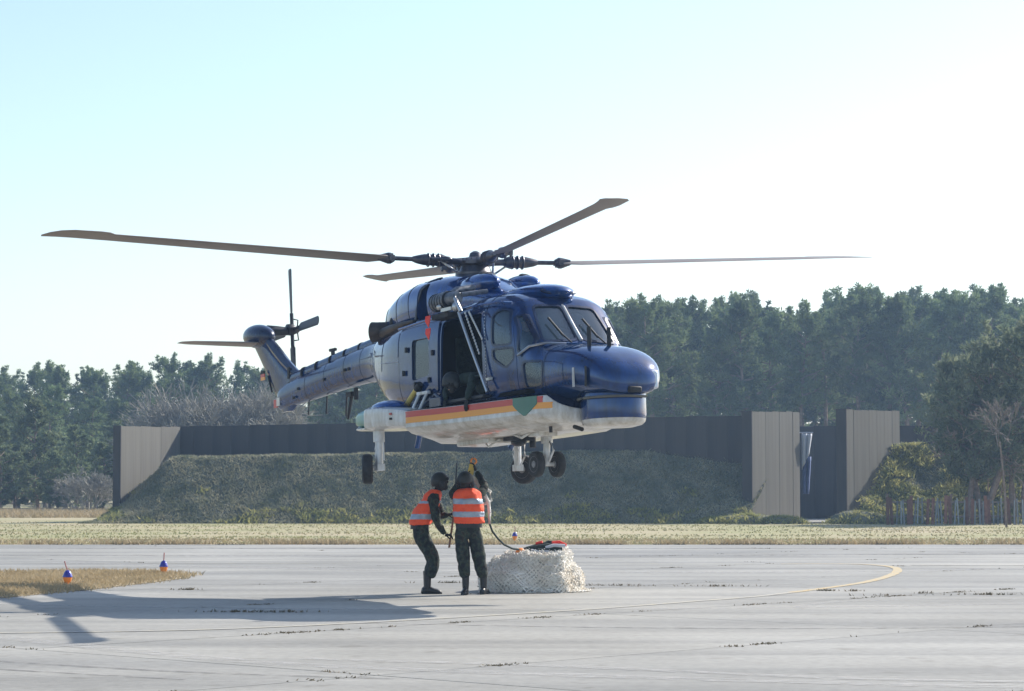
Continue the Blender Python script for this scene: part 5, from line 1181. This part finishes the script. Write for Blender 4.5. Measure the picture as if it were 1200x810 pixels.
# crewman kneeling in the door
def hw_(x, y, z): return hrot @ Vector((x, y, z)) + HUB
cm = empty('person', hw_(1.1, -.8, -2.14), 'crewman in dark green lying in the open side door looking down', 'person')
def cml(x, y, z): v_ = hw_(x, y, z) - cm.location; return tuple(v_)
N1 = {'pelvis': (*cml(1.45, -.25, -1.92), .16, .13), 'belly': (*cml(1.35, -.45, -1.88), .16, .13), 'chest': (*cml(1.22, -.70, -1.84), .18, .14), 'neck': (*cml(1.12, -.88, -1.85), .075), 'nape': (*cml(1.08, -.96, -1.87), .07),
      'sha': (*cml(1.40, -.85, -1.86), .085), 'ela': (*cml(1.62, -1.02, -1.98), .06), 'wra': (*cml(1.66, -1.12, -2.2), .045), 'shb': (*cml(.95, -.80, -1.84), .085), 'elb': (*cml(.78, -.98, -1.99), .06), 'wrb': (*cml(.95, -1.08, -2.14), .045),
      'hipa': (*cml(1.6, -.1, -1.98), .11), 'kna': (*cml(1.7, .3, -2.05), .08), 'ana': (*cml(1.6, .65, -2.08), .06), 'hipb': (*cml(1.3, -.05, -1.98), .11), 'knb': (*cml(1.2, .35, -2.05), .08), 'anb': (*cml(1.2, .65, -2.08), .06)}
skin_obj('body', N1, [('pelvis', 'belly'), ('belly', 'chest'), ('chest', 'neck'), ('neck', 'nape'), ('chest', 'sha'), ('sha', 'ela'), ('ela', 'wra'), ('chest', 'shb'), ('shb', 'elb'), ('elb', 'wrb'), ('pelvis', 'hipa'), ('hipa', 'kna'), ('kna', 'ana'), ('pelvis', 'hipb'), ('hipb', 'knb'), ('knb', 'anb')], 'kit', cm)
fd = hrot @ Vector((0, -1, 0)); head_set(cm, cml(1.05, -1.02, -1.90), (fd.x, fd.y), 'helmet', pitch=-.5)
dn = hrot @ Vector((.1, -.3, -.9)); hand(cm, N1['wra'][:3], dn, fd, .5); hand(cm, N1['wrb'][:3], dn, fd, .5)
# green kit bag in the door
kb = empty('kit_bag', hw_(1.55, -.62, -2.14), 'dark green bag leaning behind the crewman in the helicopter door', 'bag'); kb.rotation_euler = (0, R(-3), R(-60))
mb = MB(); mb.ell((0, 0, .16), (.34, .24, .17), n=20, m=12); mb.ell((.15, .1, .34), (.22, .22, .16), n=16, m=10); mb.obj('bag', 'kit', kb)
mb = MB(); mb.tube([(-.2, -.22, .12), (-.05, -.27, .3), (.15, -.2, .3)], .018, 7); mb.obj('bag_strap', 'darkstrap', kb)
# pilots
for y, lab in ((-.42, 'helmeted pilot behind the side window nearest the camera'), (.42, 'helmeted pilot in the far seat behind the windscreen')):
    p = empty('person', hw_(2.15, y, -1.86), lab, 'person')
    def c2(x, yy, z): return tuple(hw_(x, yy, z) - p.location)
    N1 = {'pelvis': (*c2(2.1, y, -1.78), .15, .12), 'belly': (*c2(2.08, y, -1.62), .15, .12), 'chest': (*c2(2.07, y, -1.42), .17, .13), 'neck': (*c2(2.10, y, -1.26), .07), 'nape': (*c2(2.12, y, -1.2), .065)}
    E1 = [('pelvis', 'belly'), ('belly', 'chest'), ('chest', 'neck'), ('neck', 'nape')]
    for k, s_ in (('a', -1), ('b', 1)):
        N1['s' + k] = (*c2(2.09, y + s_ * .19, -1.34), .08); N1['e' + k] = (*c2(2.25, y + s_ * .23, -1.58), .056); N1['w' + k] = (*c2(2.5, y + s_ * .08, -1.66), .042)
        N1['h' + k] = (*c2(2.12, y + s_ * .1, -1.80), .10); N1['k' + k] = (*c2(2.55, y + s_ * .12, -1.78), .08); N1['n' + k] = (*c2(2.72, y + s_ * .1, -2.1), .06)
        E1 += [('chest', 's' + k), ('s' + k, 'e' + k), ('e' + k, 'w' + k), ('pelvis', 'h' + k), ('h' + k, 'k' + k), ('k' + k, 'n' + k)]
    skin_obj('body', N1, E1, 'kit', p); fx = hrot @ Vector((1, 0, 0)); head_set(p, c2(2.15, y, -1.13), (fx.x, fx.y), 'hoist', head_mat='skin')
    for k in 'ab': hand(p, N1['w' + k][:3], fx, (0, 0, 1), .6)
# ---------------------------------------------------------------- taxiway lamps
def lamp(x, y, lab, lean):
    r = empty('taxiway_lamp', (x, y, .0), lab, 'lamp', 'blue taxiway edge lamps'); r.scale = (.85, .85, .9)
    mb = MB(); mb.lathe([(.035, 0), (.035, .03), (.06, .05), (.085, .12), (.09, .15), (.03, .155)], n=18); mb.obj('lamp_base', 'orange', r)
    mb = MB(); mb.lathe([(.098, .148), (.10, .165), (.085, .19), (.07, .23), (.045, .265), (.015, .28)], n=18); mb.obj('lamp_dome', 'lightblue', r)
    mb = MB(); mb.tube([(0, 0, .275), (lean * .6, 0, .36), (lean, 0, .44)], .013, 7); mb.obj('marker_rod', 'pinkstick', r); return r
lamp(-7.32, 40.3, 'blue domed lamp on orange base with a bent rod, nearest of the lamps', -.06)
lamp(-6.45, 45.3, 'blue domed lamp with straight rod at the back of the grass island', .01)
lamp(.08, 71.8, 'small distant blue domed lamp on the verge behind the netted load', .01)
# ---------------------------------------------------------------- haze
mb = MB(); mb.box((0, 420, 11), (1320, 1000, 24.4)); hz = mb.obj('haze', 'black', None, smooth=False); hz.data.materials.clear()
hm = bpy.data.materials.new('haze_air'); hm.use_nodes = True; n = hm.node_tree; n.nodes.remove(n.nodes["Principled BSDF"])
pv = n.nodes.new("ShaderNodeVolumePrincipled"); pv.inputs["Color"].default_value = (.48, .70, 1, 1); pv.inputs["Density"].default_value = .00065; pv.inputs["Anisotropy"].default_value = .3
n.links.new(pv.outputs[0], n.nodes["Material Output"].inputs["Volume"]); hz.data.materials.append(hm)
tag(hz, 'pale blue haze over the airfield and the wood', 'haze', kind='stuff')
